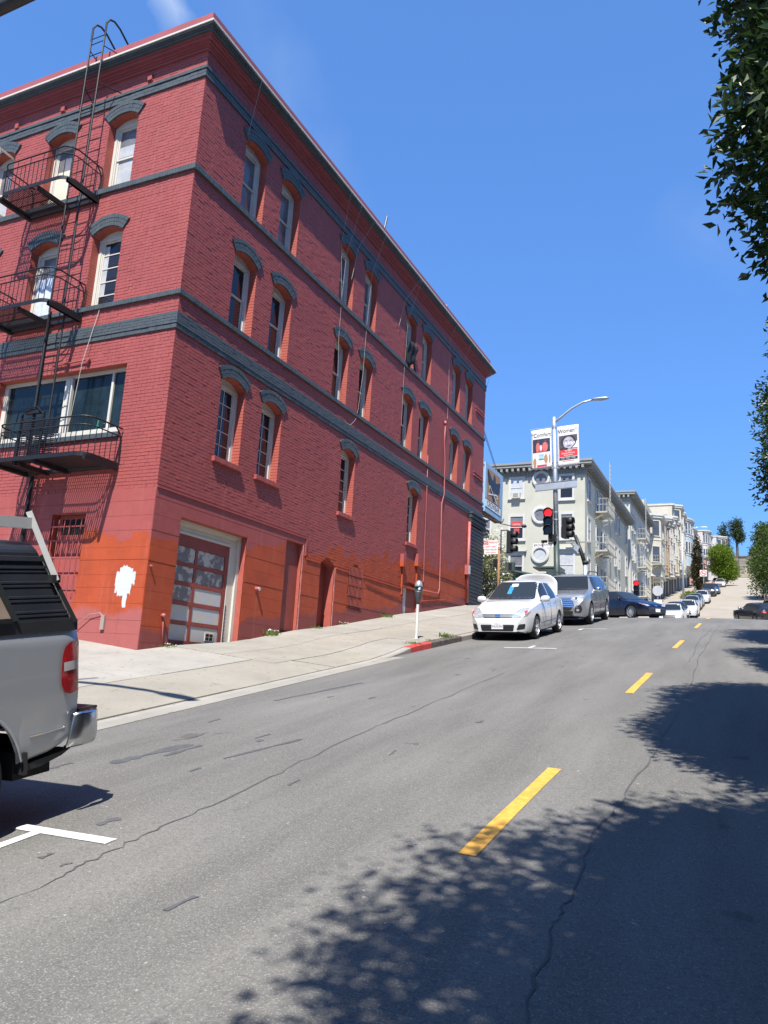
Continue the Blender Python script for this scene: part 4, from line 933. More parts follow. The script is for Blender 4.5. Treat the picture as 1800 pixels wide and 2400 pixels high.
def suv_params(L=4.85, W=1.90, H=1.72, hood=1.14, xf=1.42, xr=-1.37, r=.37, cowl=.92, roofF=.25, roofR=-1.85, belt=1.08, gc=.22, tail=.35):
    h = L/2
    return dict(L=L, W=W, H=H, xw=(xf,xr), rw=r, ra=r+.06, gc=gc,
        top=sm([(-h,.72),(-h+.03,.95),(-h+.10,1.12),(-h+.10+tail*.55,H-.25),(-h+.10+tail,H-.07),(roofR+.35,H-.02),(-.4,H),(roofF-.35,H-.005),(roofF,H-.035),(cowl,hood+.02),(cowl+.5,hood-.03),(h-.4,hood-.10),(h-.16,hood-.18),(h-.07,hood-.30),(h-.02,hood-.5),(h,.52)]),
        belt=sm([(-h,.9),(-h+.2,belt+.04),(0,belt),(cowl,belt-.02),(h-.4,belt-.10),(h-.1,belt-.25),(h,.50)]),
        tw=sm([(-h,.55),(-h+.2,W/2*.74),(roofR,.66),(0,.69),(roofF,.67),(cowl,W/2*.84),(h-.4,W/2*.80),(h-.1,W/2*.66),(h,.42)]),
        plan=sm([(-h,.80),(-h+.06,.90),(-h+.2,.955),(-h+.6,.99),(0,1),(h-.9,.995),(h-.5,.97),(h-.25,.92),(h-.1,.83),(h-.03,.72),(h,.62)]),
        bot=sm([(-h,.42),(-h+.15,.32),(-h+.5,gc+.07),(h-.6,gc+.06),(h-.15,.27),(h,.32)]), wprof=pwl([(.15,.91),(.3,.955),(.45,.985),(.6,.995),(.8,1.0),(1.0,.975),(1.15,.95),(1.7,.92)]))
def place(e, x, y, heading, extra=0):
    """heading = direction the nose points in plan (radians from +X); tilt to the road"""
    f = Vector((math.cos(heading), math.sin(heading), 0)); e_ = 1.2
    zf, zb = zr(x+f.x*e_, y+f.y*e_), zr(x-f.x*e_, y-f.y*e_); f = Vector((f.x, f.y, (zf-zb)/(2*e_))).normalized()
    l = Vector((-math.sin(heading), math.cos(heading), 0)); zl, zq = zr(x+l.x*.7, y+l.y*.7), zr(x-l.x*.7, y-l.y*.7); l = Vector((l.x, l.y, (zl-zq)/1.4))
    u = f.cross(l).normalized(); l = u.cross(f)
    m = Matrix(((f.x,l.x,u.x,x),(f.y,l.y,u.y,y),(f.z,l.z,u.z,(zf+zb)/2+.006+extra),(0,0,0,1))); e.matrix_world = m
def seam(c, pts, parent, w=.008, side=(1,-1)):
    for sd in side:
        b = MB(); Q = []
        for (x0,z0),(x1,z1) in zip(pts, pts[1:]):
            for k in range(6): Q.append((x0+(x1-x0)*k/6, z0+(z1-z0)*k/6))
        Q.append(pts[-1]); R_ = []
        for x, z in Q:
            h = c.bvh.ray_cast(Vector((x, sd*4, z)), Vector((0,-sd,0)))
            if h[0] is None: continue
            R_.append(h[0]+Vector((0,sd*.001,0)))
        if len(R_) > 2: b.tube(R_, w/2, 4); b.build('door_seam', m_blkp, parent)
def mirror(parent, x, y, z, side, paint, s=1.0):
    b = MB(); b.ell((x, y+side*.10*s, z), .075*s, .125*s, .085*s, 14, 10, .75); mo = b.build('mirror', paint, parent, smooth=True)
    MB().bar((x+.02, y-side*.06, z-.05), (x, y+side*.05, z-.03), .04, .03).build('mirror_stalk', m_blkp, mo)
    MB().ell((x-.045*s, y+side*.10*s, z), .035*s, .105*s, .068*s, 12, 8, .8).build('mirror_glass', m_chrome, mo, smooth=True)
def interior(e, c, x0, x1, w, z0, z1): pass
# ---------------- white sedan, boot open
wc = thing('parked_car', 'white compact sedan parked at the kerb with its boot lid open', 'car', local=True)
P = sedan_params(L=4.42, W=1.69, H=1.55, hood=1.01, deck=1.07, xf=1.32, xr=-1.28, cowl=.92, roofF=.05, roofR=-1.15, rear=-1.75, belt=.95)
c = Car(P); pw = carpaint('white_car_paint', (.60,.60,.595), 0, .3); c.build('body', pw, wc)
ws = c.decal('windscreen', rp([(-.66,1.02),(.66,1.02),(.535,1.485),(-.535,1.485)], .05), 'x', m_cgl2, .005, size=.09)
c.decal('rear_window', rp([(-.56,1.13),(.56,1.13),(.50,1.43),(-.50,1.43)], .05), 'x', m_cgl, .005, side=-1)
c.both('side_window', rp([(.62,1.0),(-.20,1.0),(-.24,1.45),(.22,1.45)], .05), m_cgl); c.both('side_window', rp([(-.30,1.0),(-1.08,1.02),(-1.12,1.22),(-.9,1.43),(-.33,1.455)], .05), m_cgl)
for pts in ([(.72,.98),(.74,.55),(.55,.30),(-.15,.29),(-.23,.55),(-.25,.99)], [(-.25,.6),(-.27,.30),(-.85,.30),(-.95,.55),(-1.0,1.0)]): seam(c, pts, wc)
seam(c, [(-.95,.44),(0,.42),(.9,.40)], wc, .014)
for x in (.0,-.75): c.both('door_handle', rp([(x-.09,.905),(x+.09,.905),(x+.09,.94),(x-.09,.94)], .015), pw, off=.014)
for sd in (1,-1):
    q = [(sd*a, z) for a, z in ((.38,.60),(.58,.58),(.74,.64),(.79,.74),(.73,.83),(.57,.815),(.43,.71))]; hl = c.decal('headlight', rp(q if sd > 0 else q[::-1], .03), 'x', m_head, .007)
    c.decal('indicator', rp([(sd*a, z) for a, z in ((.70,.66),(.76,.71),(.72,.76),(.665,.745))][::sd], .015), 'x', m_amb, .011, parent=hl)
    q = [(sd*a, z) for a, z in ((.50,.28),(.68,.30),(.70,.43),(.56,.42))]; c.decal('fog_recess', rp(q[::sd], .03), 'x', m_blkp, .004)
gr = c.decal('grille', rp([(-.42,.61),(-.36,.575),(.36,.575),(.42,.61),(.46,.685),(-.46,.685)], .03), 'x', m_blkp, .004)
for z in (.605,.635,.665): c.decal('grille_slat', [(-.42,z-.006),(.42,z-.006),(.43,z+.006),(-.43,z+.006)], 'x', m_alloy, .009, parent=gr)
c.decal('badge', rp([(-.065,.595),(.065,.595),(.065,.675),(-.065,.675)], .04), 'x', m_chrome, .016, parent=gr); c.decal('badge_bar', [(-.07,.628),(.07,.628),(.07,.643),(-.07,.643)], 'x', m_blkp, .018, parent=gr)
gi = c.decal('lower_grille', rp([(-.42,.25),(.42,.25),(.45,.41),(-.45,.41)], .03), 'x', m_blkp, .004)
for z in (.29,.345): c.decal('grille_slat', [(-.41,z-.008),(.41,z-.008),(.41,z+.008),(-.41,z+.008)], 'x', m_under, .008, parent=gi)
c.decal('front_lip', rp([(-.70,.17),(.70,.17),(.68,.215),(-.68,.215)], .02), 'x', m_blkp, .004)
xfp = P['L']/2+.012; pl_ = MB().box(xfp-.02,xfp+.005,-.155,.155,.30,.455).build('number_plate', m_plate, wc)
text('5NUK341', .088, m_ink, pl_, frame((xfp+.006,0,.368), (0,1,0), (0,0,1)), .001, sx=.86); text('California', .036, m_red, pl_, frame((xfp+.006,0,.434), (0,1,0), (0,0,1)), .001)
for s_ in (1,-1): mirror(wc, .66, s_*.80, 1.03, s_, pw)
for xw in P['xw']:
    for s_ in (1,-1): wheel(wc, xw, s_*(P['W']/2-.115), .305, .19, s_, 5, m_hubc, .70)
# wiper line, screen papers, boot lid
MB().tube([(.97,-.55,1.03),(.90,0,1.055),(.97,.55,1.03)], .008, 4).build('wiper', m_blkp, wc)
c.decal('parking_permit', rp([(-.16,1.16),(-.04,1.16),(-.04,1.38),(-.16,1.38)], .01), 'x', M('permit_blue', (.03,.22,.50), .4, var=.3, vs=14), .008, parent=ws); c.decal('paper', [(-.12,1.36),(.06,1.36),(.06,1.43),(-.12,1.43)], 'x', m_plate, .009, parent=ws)
c.decal('dash_sheen', rp([(-.60,1.04),(.60,1.04),(.58,1.075),(-.58,1.075)], .015), 'x', m_headd, .007, parent=ws)
P_ = [[(-1.72-.13*(j/8)-.30*(j/8)**2*.0-.10*math.sin(math.pi*j/8)*(1-(abs(i-6)/6)**2), (i-6)/6*(.68-.22*max(0,(j/8-.55)/.45)**2.2), 1.06+.66*(j/8)-.05*(abs(i-6)/6)**3*(j/8)) for i in range(13)] for j in range(9)]
b = MB().grid(P_); P2 = [[(p[0]-.05, p[1]*.98, p[2]) for p in r_] for r_ in P_]; b.grid(P2); tl = b.build('boot_lid', pw, wc, smooth=True, fix=False); smo = tl.modifiers.new('s', 'SOLIDIFY'); smo.thickness = .03; sb = tl.modifiers.new('b', 'BEVEL'); sb.width = .03; sb.segments = 2
MB().box(-2.15,-1.72,-.6,.6,.9,1.07).build('boot_opening', m_under, wc)
place(wc, -5.98, 21.80, -math.pi/2)
# ---------------- silver SUV
sv = thing('parked_suv', 'silver SUV with roof rails parked behind the white sedan', 'suv', local=True)
P = suv_params(L=5.05, W=1.92, H=1.72, hood=1.15, xf=1.50, xr=-1.58, r=.375); c = Car(P); ps = carpaint('silver_blue_paint', (.27,.28,.29), .45, .32); c.build('body', ps, sv)
ws = c.decal('windscreen', rp([(-.74,1.16),(.74,1.16),(.62,1.63),(-.62,1.63)], .05), 'x', m_cgl, .006, size=.09); c.decal('rear_window', rp([(-.60,1.2),(.60,1.2),(.54,1.56),(-.54,1.56)], .06), 'x', m_cgl, .006, side=-1)
c.both('side_window', rp([(.62,1.14),(-.12,1.14),(-.14,1.60),(.32,1.595)], .05), m_cgl); c.both('side_window', rp([(-.20,1.14),(-1.06,1.15),(-1.10,1.595),(-.22,1.60)], .05), m_cgl); c.both('side_window', rp([(-1.16,1.15),(-1.75,1.23),(-2.0,1.36),(-1.7,1.56),(-1.20,1.59)], .05), m_cgl)
for pts in ([(.82,1.1),(.85,.6),(.70,.33),(-.05,.32),(-.13,.6),(-.14,1.1)], [(-.14,.6),(-.16,.33),(-.85,.34),(-.98,.62),(-1.04,1.12)]): seam(c, pts, sv)
for x in (.02,-.85): c.both('door_handle', rp([(x-.1,1.0),(x+.1,1.0),(x+.1,1.04),(x-.1,1.04)], .015), ps, off=.016)
c.both('sill_trim', rp([(.90,.28),(-.86,.29),(-.84,.38),(.88,.37)], .02), m_blkp, off=.006)
for sd in (1,-1):
    q = [(sd*a, z) for a, z in ((.42,.84),(.60,.80),(.78,.86),(.84,.97),(.70,.985),(.5,.94))]; hl = c.decal('headlight', rp(q[::sd], .03), 'x', m_head, .008); c.decal('projector', rp([(sd*a, z) for a, z in ((.56,.855),(.66,.855),(.66,.93),(.56,.93))][::sd], .03), 'x', m_headd, .011, parent=hl)
    q = [(sd*a, z) for a, z in ((.56,.44),(.74,.42),(.80,.52),(.76,.68),(.60,.66))]; fo = c.decal('fog_recess', rp(q[::sd], .04), 'x', m_blkp, .006); c.decal('fog_lamp', rp([(sd*a, z) for a, z in ((.63,.47),(.71,.47),(.71,.55),(.63,.55))][::sd], .035), 'x', m_head, .010, parent=fo)
gr = c.decal('grille', rp([(-.42,.50),(.42,.50),(.56,.66),(.46,.93),(-.46,.93),(-.56,.66)], .05), 'x', m_blkp, .006)
for z, w in ((.90,.44),(.83,.47),(.76,.50),(.69,.53),(.62,.52)): c.decal('grille_bar', rp([(-w,z-.016),(w,z-.016),(w,z+.016),(-w,z+.016)], .012), 'x', m_chrome, .012, parent=gr)
c.decal('badge', rp([(-.10,.79),(.10,.79),(.10,.90),(-.10,.90)], .05), 'x', m_chrome, .02, parent=gr); c.decal('lower_grille', rp([(-.5,.35),(.5,.35),(.52,.48),(-.52,.48)], .03), 'x', m_under, .006); c.decal('skid_trim', rp([(-.56,.30),(.56,.30),(.54,.345),(-.54,.345)], .02), 'x', m_blkp, .008)
for sd in (1,-1):
    q = [(sd*a, z) for a, z in ((.62,.88),(.82,.90),(.80,1.08),(.64,1.06))]; c.decal('tail_light', rp(q[::sd], .03), 'x', m_tail, .008, side=-1)
    MB().tube([(.15,sd*.60,1.72),(.05,sd*.60,1.78),(-.3,sd*.60,1.80),(-1.4,sd*.60,1.79),(-1.7,sd*.60,1.755),(-1.78,sd*.60,1.69)], .018, 6).build('roof_rail', m_blkp, sv, smooth=True); mirror(sv, .72, sd*.90, 1.16, sd, m_chrome if sd else ps, 1.15)
for xw in P['xw']:
    for s_ in (1,-1): wheel(sv, xw, s_*(P['W']/2-.125), .365, .23, s_, 10, m_alloy, .72)
place(sv, -5.92, 28.68, -math.pi/2)
# ---------------- dark blue sedan in the junction
bc = thing('moving_car', 'dark blue sedan turning across the junction', 'car', local=True)
P = sedan_params(L=4.6, W=1.76, H=1.44, hood=.94, deck=1.04, xf=1.36, xr=-1.32, r=.325, cowl=1.0, roofF=.12, roofR=-1.05, rear=-1.95, belt=.92); c = Car(P); pb = carpaint('navy_paint', (.003,.0045,.018), .0, .3, .5); c.build('body', pb, bc)
c.decal('windscreen', rp([(-.68,.98),(.68,.98),(.54,1.38),(-.54,1.38)], .05), 'x', m_cgl2, .006, size=.09); c.both('side_window', rp([(.66,.98),(-.16,.98),(-.20,1.36),(.30,1.35)], .05), m_cgl); c.both('side_window', rp([(-.24,.98),(-1.10,1.0),(-1.3,1.1),(-.95,1.32),(-.27,1.36)], .05), m_cgl); c.decal('rear_window', rp([(-.55,1.08),(.55,1.08),(.5,1.35),(-.5,1.35)], .05), 'x', m_cgl, .006, side=-1)
for pts in ([(.78,.95),(.80,.5),(.6,.28),(-.1,.27),(-.2,.5),(-.2,.97)], [(-.2,.5),(-.22,.28),(-.85,.28),(-.98,.5),(-1.02,.98)]): seam(c, pts, bc)
for sd in (1,-1):
    q = [(sd*a, z) for a, z in ((.40,.62),(.60,.60),(.78,.68),(.82,.76),(.66,.72),(.48,.69))]; hl = c.decal('headlight', rp(q[::sd], .02), 'x', m_head, .008); c.decal('indicator', rp([(sd*a, z) for a, z in ((.66,.66),(.78,.70),(.79,.74),(.68,.70))][::sd], .01), 'x', m_amb, .012, parent=hl); mirror(bc, .72, sd*.84, 1.0, sd, pb)
gr = c.decal('grille', rp([(-.50,.24),(.50,.24),(.62,.36),(.52,.55),(-.52,.55),(-.62,.36)], .05), 'x', m_blkp, .006); c.decal('badge', rp([(-.09,.60),(.09,.60),(.09,.67),(-.09,.67)], .03), 'x', m_chrome, .01); c.decal('front_lip', rp([(-.66,.19),(.66,.19),(.64,.215),(-.64,.215)], .01), 'x', m_chrome, .012)
xfp = P['L']/2+.012; MB().box(xfp-.02,xfp+.005,-.155,.155,.33,.485).build('number_plate', m_plate, bc)
for xw in P['xw']:
    for s_ in (1,-1): wheel(bc, xw, s_*(P['W']/2-.115), .325, .21, s_, 10, m_hubc, .68)
place(bc, -6.05, 41.3, R(-36))
# ---------------- black wagon, far side of the junction
bk = thing('moving_car', 'black wagon with lit tail lights driving up the hill', 'car', local=True)
P = suv_params(L=4.7, W=1.80, H=1.50, hood=.98, xf=1.38, xr=-1.35, r=.33, cowl=1.0, roofF=.25, belt=.95, gc=.16, tail=.7); c = Car(P); pk = carpaint('black_paint', (.012,.012,.015), .2, .25); c.build('body', pk, bk)
c.decal('windscreen', rp([(-.70,1.02),(.70,1.02),(.58,1.43),(-.58,1.43)], .05), 'x', m_cgl, .006); c.decal('rear_window', rp([(-.62,1.05),(.62,1.05),(.52,1.38),(-.52,1.38)], .05), 'x', m_cgl, .006, side=-1)
for q in ([(.62,1.0),(-.08,1.0),(-.10,1.40),(.32,1.39)], [(-.16,1.0),(-.95,1.01),(-1.0,1.39),(-.18,1.40)], [(-1.05,1.02),(-1.5,1.06),(-1.6,1.12),(-1.35,1.35),(-1.1,1.385)]): c.both('side_window', rp(q, .05), m_cgl)
m_lit = M('lit_tail', (.5,.02,.01), .3, var=0, emit=(1,.10,.04), es=2.2)
for sd in (1,-1):
    q = [(sd*a, z) for a, z in ((.52,.80),(.84,.82),(.84,.94),(.56,.93))]; c.decal('tail_light', rp(q[::sd], .02), 'x', m_tail, .008, side=-1); c.decal('brake_lamp', rp([(sd*a, z) for a, z in ((.60,.84),(.74,.84),(.74,.90),(.60,.90))][::sd], .015), 'x', m_lit, .012, side=-1); mirror(bk, .76, sd*.84, 1.04, sd, pk)
for xw in P['xw']:
    for s_ in (1,-1): wheel(bk, xw, s_*(P['W']/2-.115), .33, .21, s_, 10, m_alloy, .68)
place(bk, .25, 62.2, R(116))
# ---------------- cars parked up the hill
def simple_car(name, kind, paint_, label, cat, x, y, heading=-math.pi/2, group='cars parked up the hill'):
    e = thing(name, label, cat, local=True, group=group); P = sedan_params(L=4.4, W=1.74, H=1.46) if kind == 's' else suv_params(L=4.5, W=1.84, H=1.72)
    if kind == 's':
        c = Car(P); c.build('body', paint_, e); c.decal('windscreen', rp([(-.66,1.0),(.66,1.0),(.52,1.40),(-.52,1.40)], .05), 'x', m_cgl, .006, size=.2); c.both('side_window', rp([(.6,.97),(-1.15,1.0),(-.95,1.35),(.25,1.38)], .05), m_cgl, size=.2); lz = (.58,.72); w_ = (.42,.76)
        c.decal('rear_window', rp([(-.55,1.1),(.55,1.1),(.5,1.38),(-.5,1.38)], .05), 'x', m_cgl, .006, side=-1, size=.2)
    else:
        c = Car(P); c.build('body', paint_, e); c.decal('windscreen', rp([(-.72,1.16),(.72,1.16),(.6,1.63),(-.6,1.63)], .05), 'x', m_cgl, .006, size=.2); c.both('side_window', rp([(.62,1.13),(-1.7,1.18),(-1.5,1.56),(.32,1.575)], .05), m_cgl, size=.2); lz = (.80,.94); w_ = (.45,.82)
        c.decal('rear_window', rp([(-.58,1.2),(.58,1.2),(.52,1.55),(-.52,1.55)], .05), 'x', m_cgl, .006, side=-1, size=.2)
    for sd in (1,-1):
        q = [(sd*w_[0],lz[0]),(sd*w_[1],lz[0]+.03),(sd*w_[1],lz[1]),(sd*w_[0],lz[1]-.02)]; c.decal('headlight', rp(q[::sd], .02), 'x', m_head, .008, size=.2); c.decal('tail_light', rp([(p[0], p[1]+.18) for p in q][::sd], .02), 'x', m_tail, .008, size=.2, side=-1)
    c.decal('grille', rp([(-.4,lz[0]-.28),(.4,lz[0]-.28),(.42,lz[1]-.02),(-.42,lz[1]-.02)], .03), 'x', m_blkp, .005, size=.2)
    for xw in P['xw']:
        for s_ in (1,-1):
            r_ = P['rw']; b = MB(); b.lathe([(.05,-.1),(r_*.9,-.1),(r_,-.05),(r_,.05),(r_*.9,.1),(.05,.1)], 16, (xw, s_*(P['W']/2-.11), r_), 'y'); t_ = b.build('wheel', m_tyre, e); MB().lathe([(.02,s_*.102),(r_*.62,s_*.104)], 12, (xw, s_*(P['W']/2-.11), r_), 'y').build('hubcap', m_hubc, t_)
    place(e, x, y, heading); return e
pwh = carpaint('white_paint_plain', (.55,.55,.545)); pnv = carpaint('dark_navy_plain', (.015,.022,.05), .2); psl = carpaint('silver_plain', (.42,.44,.45), .5); pgb = carpaint('steel_blue_plain', (.16,.22,.27), .4); pbk = carpaint('black_plain', (.015,.015,.017), .2); pbg = carpaint('beige_plain', (.50,.48,.42), .2); pgr = carpaint('grey_plain', (.10,.11,.12), .4); prd = carpaint('red_plain', (.30,.03,.03), .2)
for k, pt_, lb, ct, y, x in (('s',pwh,'white car nearest the junction, half sunk behind the crest','car',58.2,-5.15),('s',pnv,'dark navy car parked second beyond the junction','car',65.5,-5.5),('s',pwh,'white car mostly hidden behind the dark navy one','car',70.5,-5.0),('s',psl,'silver car parked uphill of the far street lamp','car',84.5,-5.55),('s',pgb,'steel blue car tucked just uphill of the silver car','car',89.8,-5.6),('s',pwh,'white car parked uphill of the steel blue one','car',97,-5.3),('v',pbk,'black SUV parked below the round green tree','suv',113,-5.3),('s',pnv,'navy car uphill of the black SUV','car',119.5,-5.0),('s',pbg,'beige car parked under the round green tree','car',146,-5.0),('v',pgr,'dark grey SUV highest up the hill beside the green tree','suv',163,-5.2),('s',prd,'small red car partly hidden by the green tree trunk','car',152,-5.7)):
    simple_car('parked_'+('car' if ct == 'car' else 'suv'), k, pt_, lb, ct, x, y)
for k, pt_, lb, ct, y, x in (('s',pgr,'grey car parked lowest on the right side of the hill','car',99,2.0),('s',pnv,'dark car parked above the grey one on the right side','car',110,1.9),('v',pbk,'dark SUV parked highest on the right side of the hill','suv',121,2.0)):
    simple_car('parked_'+('car' if ct == 'car' else 'suv'), k, pt_, lb, ct, x, y, math.pi/2, 'cars parked on the right of the hill')
# ================================================================== PICKUP TRUCK
tk = thing('pickup_truck', 'silver pickup truck with a ribbed black bed cap and ladder rack', 'pickup truck', local=True)
ptk = carpaint('silver_truck_paint', (.46,.475,.495), .6, .38, .7)
WT = 1.94; hT = 2.55
P = dict(L=5.1, W=WT, H=1.86, xw=(1.75,-1.60), rw=.37, ra=.47, gc=.30,
    top=sm([(-hT,1.29),(-hT+.03,1.31),(-.55,1.32),(-.42,1.36),(-.36,1.80),(-.2,1.85),(.5,1.86),(.75,1.82),(1.38,1.30),(1.6,1.24),(2.3,1.18),(2.48,1.05),(2.53,.8),(2.55,.6)]),
    belt=sm([(-hT,1.20),(-.5,1.22),(1.4,1.18),(2.3,1.08),(2.5,.95),(2.55,.58)]),
    tw=sm([(-hT,.94),(-.5,.94),(-.36,.70),(.6,.70),(1.4,.82),(2.3,.78),(2.55,.6)]),
    plan=sm([(-hT,.955),(-hT+.02,.98),(-hT+.08,1),(2.0,1),(2.3,.97),(2.5,.88),(2.55,.78)]),
    bot=pwl([(-hT,.54),(-hT+.24,.46),(-2.0,.42),(-1.2,.40),(1.2,.40),(2.2,.42),(2.55,.45)]),
    wprof=pwl([(.35,.94),(.42,.955),(.585,.992),(.60,.975),(.66,.985),(.85,1.0),(1.05,.997),(1.25,.988),(1.32,.975),(1.9,.9)]))
c = Car(P); c.build('body', ptk, tk)
for sd in (1,-1):
    q = [(-2.555,1.20),(-2.45,1.195),(-2.395,1.16),(-2.37,1.09),(-2.36,.92),(-2.385,.86),(-2.44,.835),(-2.555,.855)]
    tl = c.decal('tail_light', rp(q if sd > 0 else q[::-1], .02), 'y', m_tail, .010, side=sd, size=.05); q2 = [(-2.38,.995),(-2.555,1.005),(-2.555,1.065),(-2.38,1.055)]
    c.decal('reverse_lamp', q2 if sd > 0 else q2[::-1], 'y', M('reverse_lens', (.42,.40,.38), .25, var=.1, vs=30), .013, side=sd, parent=tl, size=.05)
    qr = [(sd*.72,.85),(sd*.93,.85),(sd*.93,1.2),(sd*.76,1.2)]; c.decal('tail_light', rp(qr[::sd], .02), 'x', m_tail, .006, side=-1)
    q = [(-2.27,.60),(-2.12,.598),(-2.12,.612),(-2.27,.614)]
    crease_glint(c, [(-2.42,.612),(-2.3,.606),(-2.10,.60)], tk, sd)
    for xw in P['xw']:   # arch lips
        b = MB(); pts = [(xw+.475*math.cos(t), sd*(WT/2*.985), .37+.475*math.sin(t)) for t in [math.pi*k/18 for k in range(1,18)]]; b.tube(pts, .011, 6); b.build('arch_lip', ptk, tk, smooth=True)
    MB().box(-2.12,-2.09,sd*.80,sd*.955,.36,.50).build('mud_flap', m_blkp, tk)
    MB().add([(-2.50,sd*.93,.455),(-2.12,sd*.93,.42),(-2.12,sd*.93,.375),(-2.25,sd*.93,.385),(-2.42,sd*.93,.42),(-2.50,sd*.80,.455),(-2.12,sd*.80,.42),(-2.12,sd*.80,.375),(-2.25,sd*.80,.385),(-2.42,sd*.80,.42)], [(0,1,2,3,4),(9,8,7,6,5),(0,5,6,1),(1,6,7,2),(2,7,8,3),(3,8,9,4),(4,9,5,0)]).build('lower_valance', m_blkp, tk)
seam(c, [(-.40,1.3),(-.40,.42)], tk, .02)
c.both('side_window', rp([(1.05,1.27),(-.22,1.27),(-.24,1.70),(.68,1.70)], .06), m_cgl); c.decal('windscreen', rp([(-.78,1.32),(.78,1.32),(.68,1.76),(-.68,1.76)], .05), 'x', m_cgl, .006); c.decal('grille', rp([(-.55,.7),(.55,.7),(.55,1.02),(-.55,1.02)], .04), 'x', m_chrome, .008)
for sd in (1,-1):
    c.decal('headlight', rp([(sd*.6,.74),(sd*.84,.74),(sd*.84,1.0),(sd*.62,1.0)][::sd], .03), 'x', m_head, .008); mirror(tk, 1.15, sd*.98, 1.32, sd, m_blkp, 1.3)
    c.both('door_handle', rp([(-.1,1.12),(.08,1.12),(.08,1.17),(-.1,1.17)], .02), m_blkp, off=.02)
c.decal('tailgate', rp([(-.70,.66),(.70,.66),(.70,1.24),(-.70,1.24)], .03), 'x', ptk, .012, side=-1)
# chrome bumper with wrap-round ends
P_ = []
prof_ = [(.012,.465),(-.010,.48),(-.020,.53),(-.022,.68),(-.016,.695),(.0,.702)]
path_ = [(-2.42,-.972),(-2.56,-.985),(-2.66,-.975),(-2.715,-.93),(-2.73,-.80),(-2.74,0),(-2.73,.80),(-2.715,.93),(-2.66,.975),(-2.56,.985),(-2.42,.972)]
for i, (x, y) in enumerate(path_):
    nx, ny = ((0,math.copysign(1,y)) if abs(y) > .96 else ((-.7,.7*math.copysign(1,y)) if abs(y) > .9 else (-1,0))); endk = .06 if i in (0, len(path_)-1) else 0
    P_.append([(x+nx*(-o)+ (endk*(z-.475)/.25 if endk else 0)*-1, y+ny*(-o)*1.0, z) for o, z in prof_])
b = MB().grid(P_); bp = b.build('bumper', M('bumper_chrome', (.55,.56,.57), .22, metal=1, var=.15, vs=5), tk, smooth=True, fix=False); s1 = bp.modifiers.new('s', 'SOLIDIFY'); s1.thickness = .022; s1.offset = -1
MB().box(-2.73,-2.56,-.94,.94,.698,.715).build('step_pad', m_blkp, bp)
# bed cap
m_cap = M('cap_black', (.018,.019,.023), .36, var=.25, vs=4, bump=.1, bs=20, spec=.5); m_capf = M('cap_frame', (.03,.034,.034), .35, metal=.4, var=.1)
def capx(z): return -2.47+(z-1.34)*.42
def capy(z): return .945-(z-1.34)*.24
b = MB(); zz = [1.34]; ribs = []
rows_ = []
z = 1.345
seg = [(1.345,0),(1.375,0),(1.378,.006),(1.39,.006),(1.393,0),(1.40,0),(1.403,.006),(1.415,.006),(1.418,0),(1.475,0),(1.478,.006),(1.49,.006),(1.493,0),(1.50,0),(1.503,.006),(1.515,.006),(1.518,0),(1.575,0),(1.578,.006),(1.59,.006),(1.593,0),(1.60,0),(1.603,.006),(1.615,.006),(1.618,0),(1.675,0),(1.678,.006),(1.69,.006),(1.693,0),(1.70,0),(1.703,.012),(1.72,.012),(1.723,0),(1.75,0),(1.755,.018),(1.785,.018),(1.79,0)]
prof_c = [(capy(z)+o, z) for z, o in seg]
for t in range(1,9): a = t/8*math.pi/2; prof_c.append((capy(1.79)-.16*(1-math.cos(a)), 1.79+.11*math.sin(a)))
prof_c += [(.4,1.925),(0,1.935)]
full = prof_c+[(-y,z) for y, z in prof_c[::-1][1:]]
rows_ = [[(capx(min(z,1.85)), y, z) for y, z in full], [(-.45, y, z) for y, z in full]]
b.grid(rows_); b.f.append(tuple(range(len(full)))); b.f.append(tuple(len(full)+i for i in range(len(full)))[::-1]); cp = b.build('bed_cap', m_cap, tk, fix=True)
for sd in (1,-1):
    b = MB(); Y = lambda z, o=.022: sd*(capy(z)+o)
    def barz(x0, z0, x1, z1, w, o=.02): b.bar((x0,Y(z0,o),z0), (x1,Y(z1,o),z1), .02, w)
    barz(capx(1.36)+.46,1.36,capx(1.72)+.46,1.72,.035); barz(capx(1.36)+.49,1.362,-.75,1.362,.03); barz(capx(1.72)+.44,1.715,-.75,1.715,.03); barz(-.75,1.36,-.75,1.72,.035)
    wf = b.build('window_frame', m_capf, cp)
    z0, z1 = 1.372, 1.705; MB().add([(capx(z0)+.47,Y(z0,.012),z0),(-.76,Y(z0,.012),z0),(-.76,Y(z1,.012),z1),(capx(z1)+.47,Y(z1,.012),z1)], [(0,1,2,3)]).build('window_pane', M('cap_glass', (.20,.15,.12), .12, var=.25, vs=3, spec=.8), cp)
    b = MB(); b.bar((capx(1.34)-.03,sd*(capy(1.34)+.006),1.33), (capx(1.80)-.02,sd*(capy(1.80)+.006),1.80), .035, .03); b.build('edge_trim', m_capf, cp); MB().box(-2.52,-.45,sd*.86,sd*.955,1.27,1.348).build('rail_seal', m_blkp, cp)
    # rack: raked square posts and a long rail
    b = MB(); b.bar((capx(1.66)-.04,sd*.90,1.62), (capx(1.66)+.10,sd*.78,2.10), .05, .04); b.bar((-.75,sd*.90,1.64), (-.65,sd*.78,2.07), .05, .04); b.bar((-2.24,sd*.79,2.02), (-.5,sd*.79,2.02), .045, .075)
    b.build('rack_frame', M('rack_aluminium', (.60,.60,.57), .45, metal=.4, var=.1, vs=3), tk); MB().box(capx(1.64)-.05,capx(1.64)+.02,sd*.875,sd*.92,1.605,1.66).build('rack_foot', m_blkp, tk)
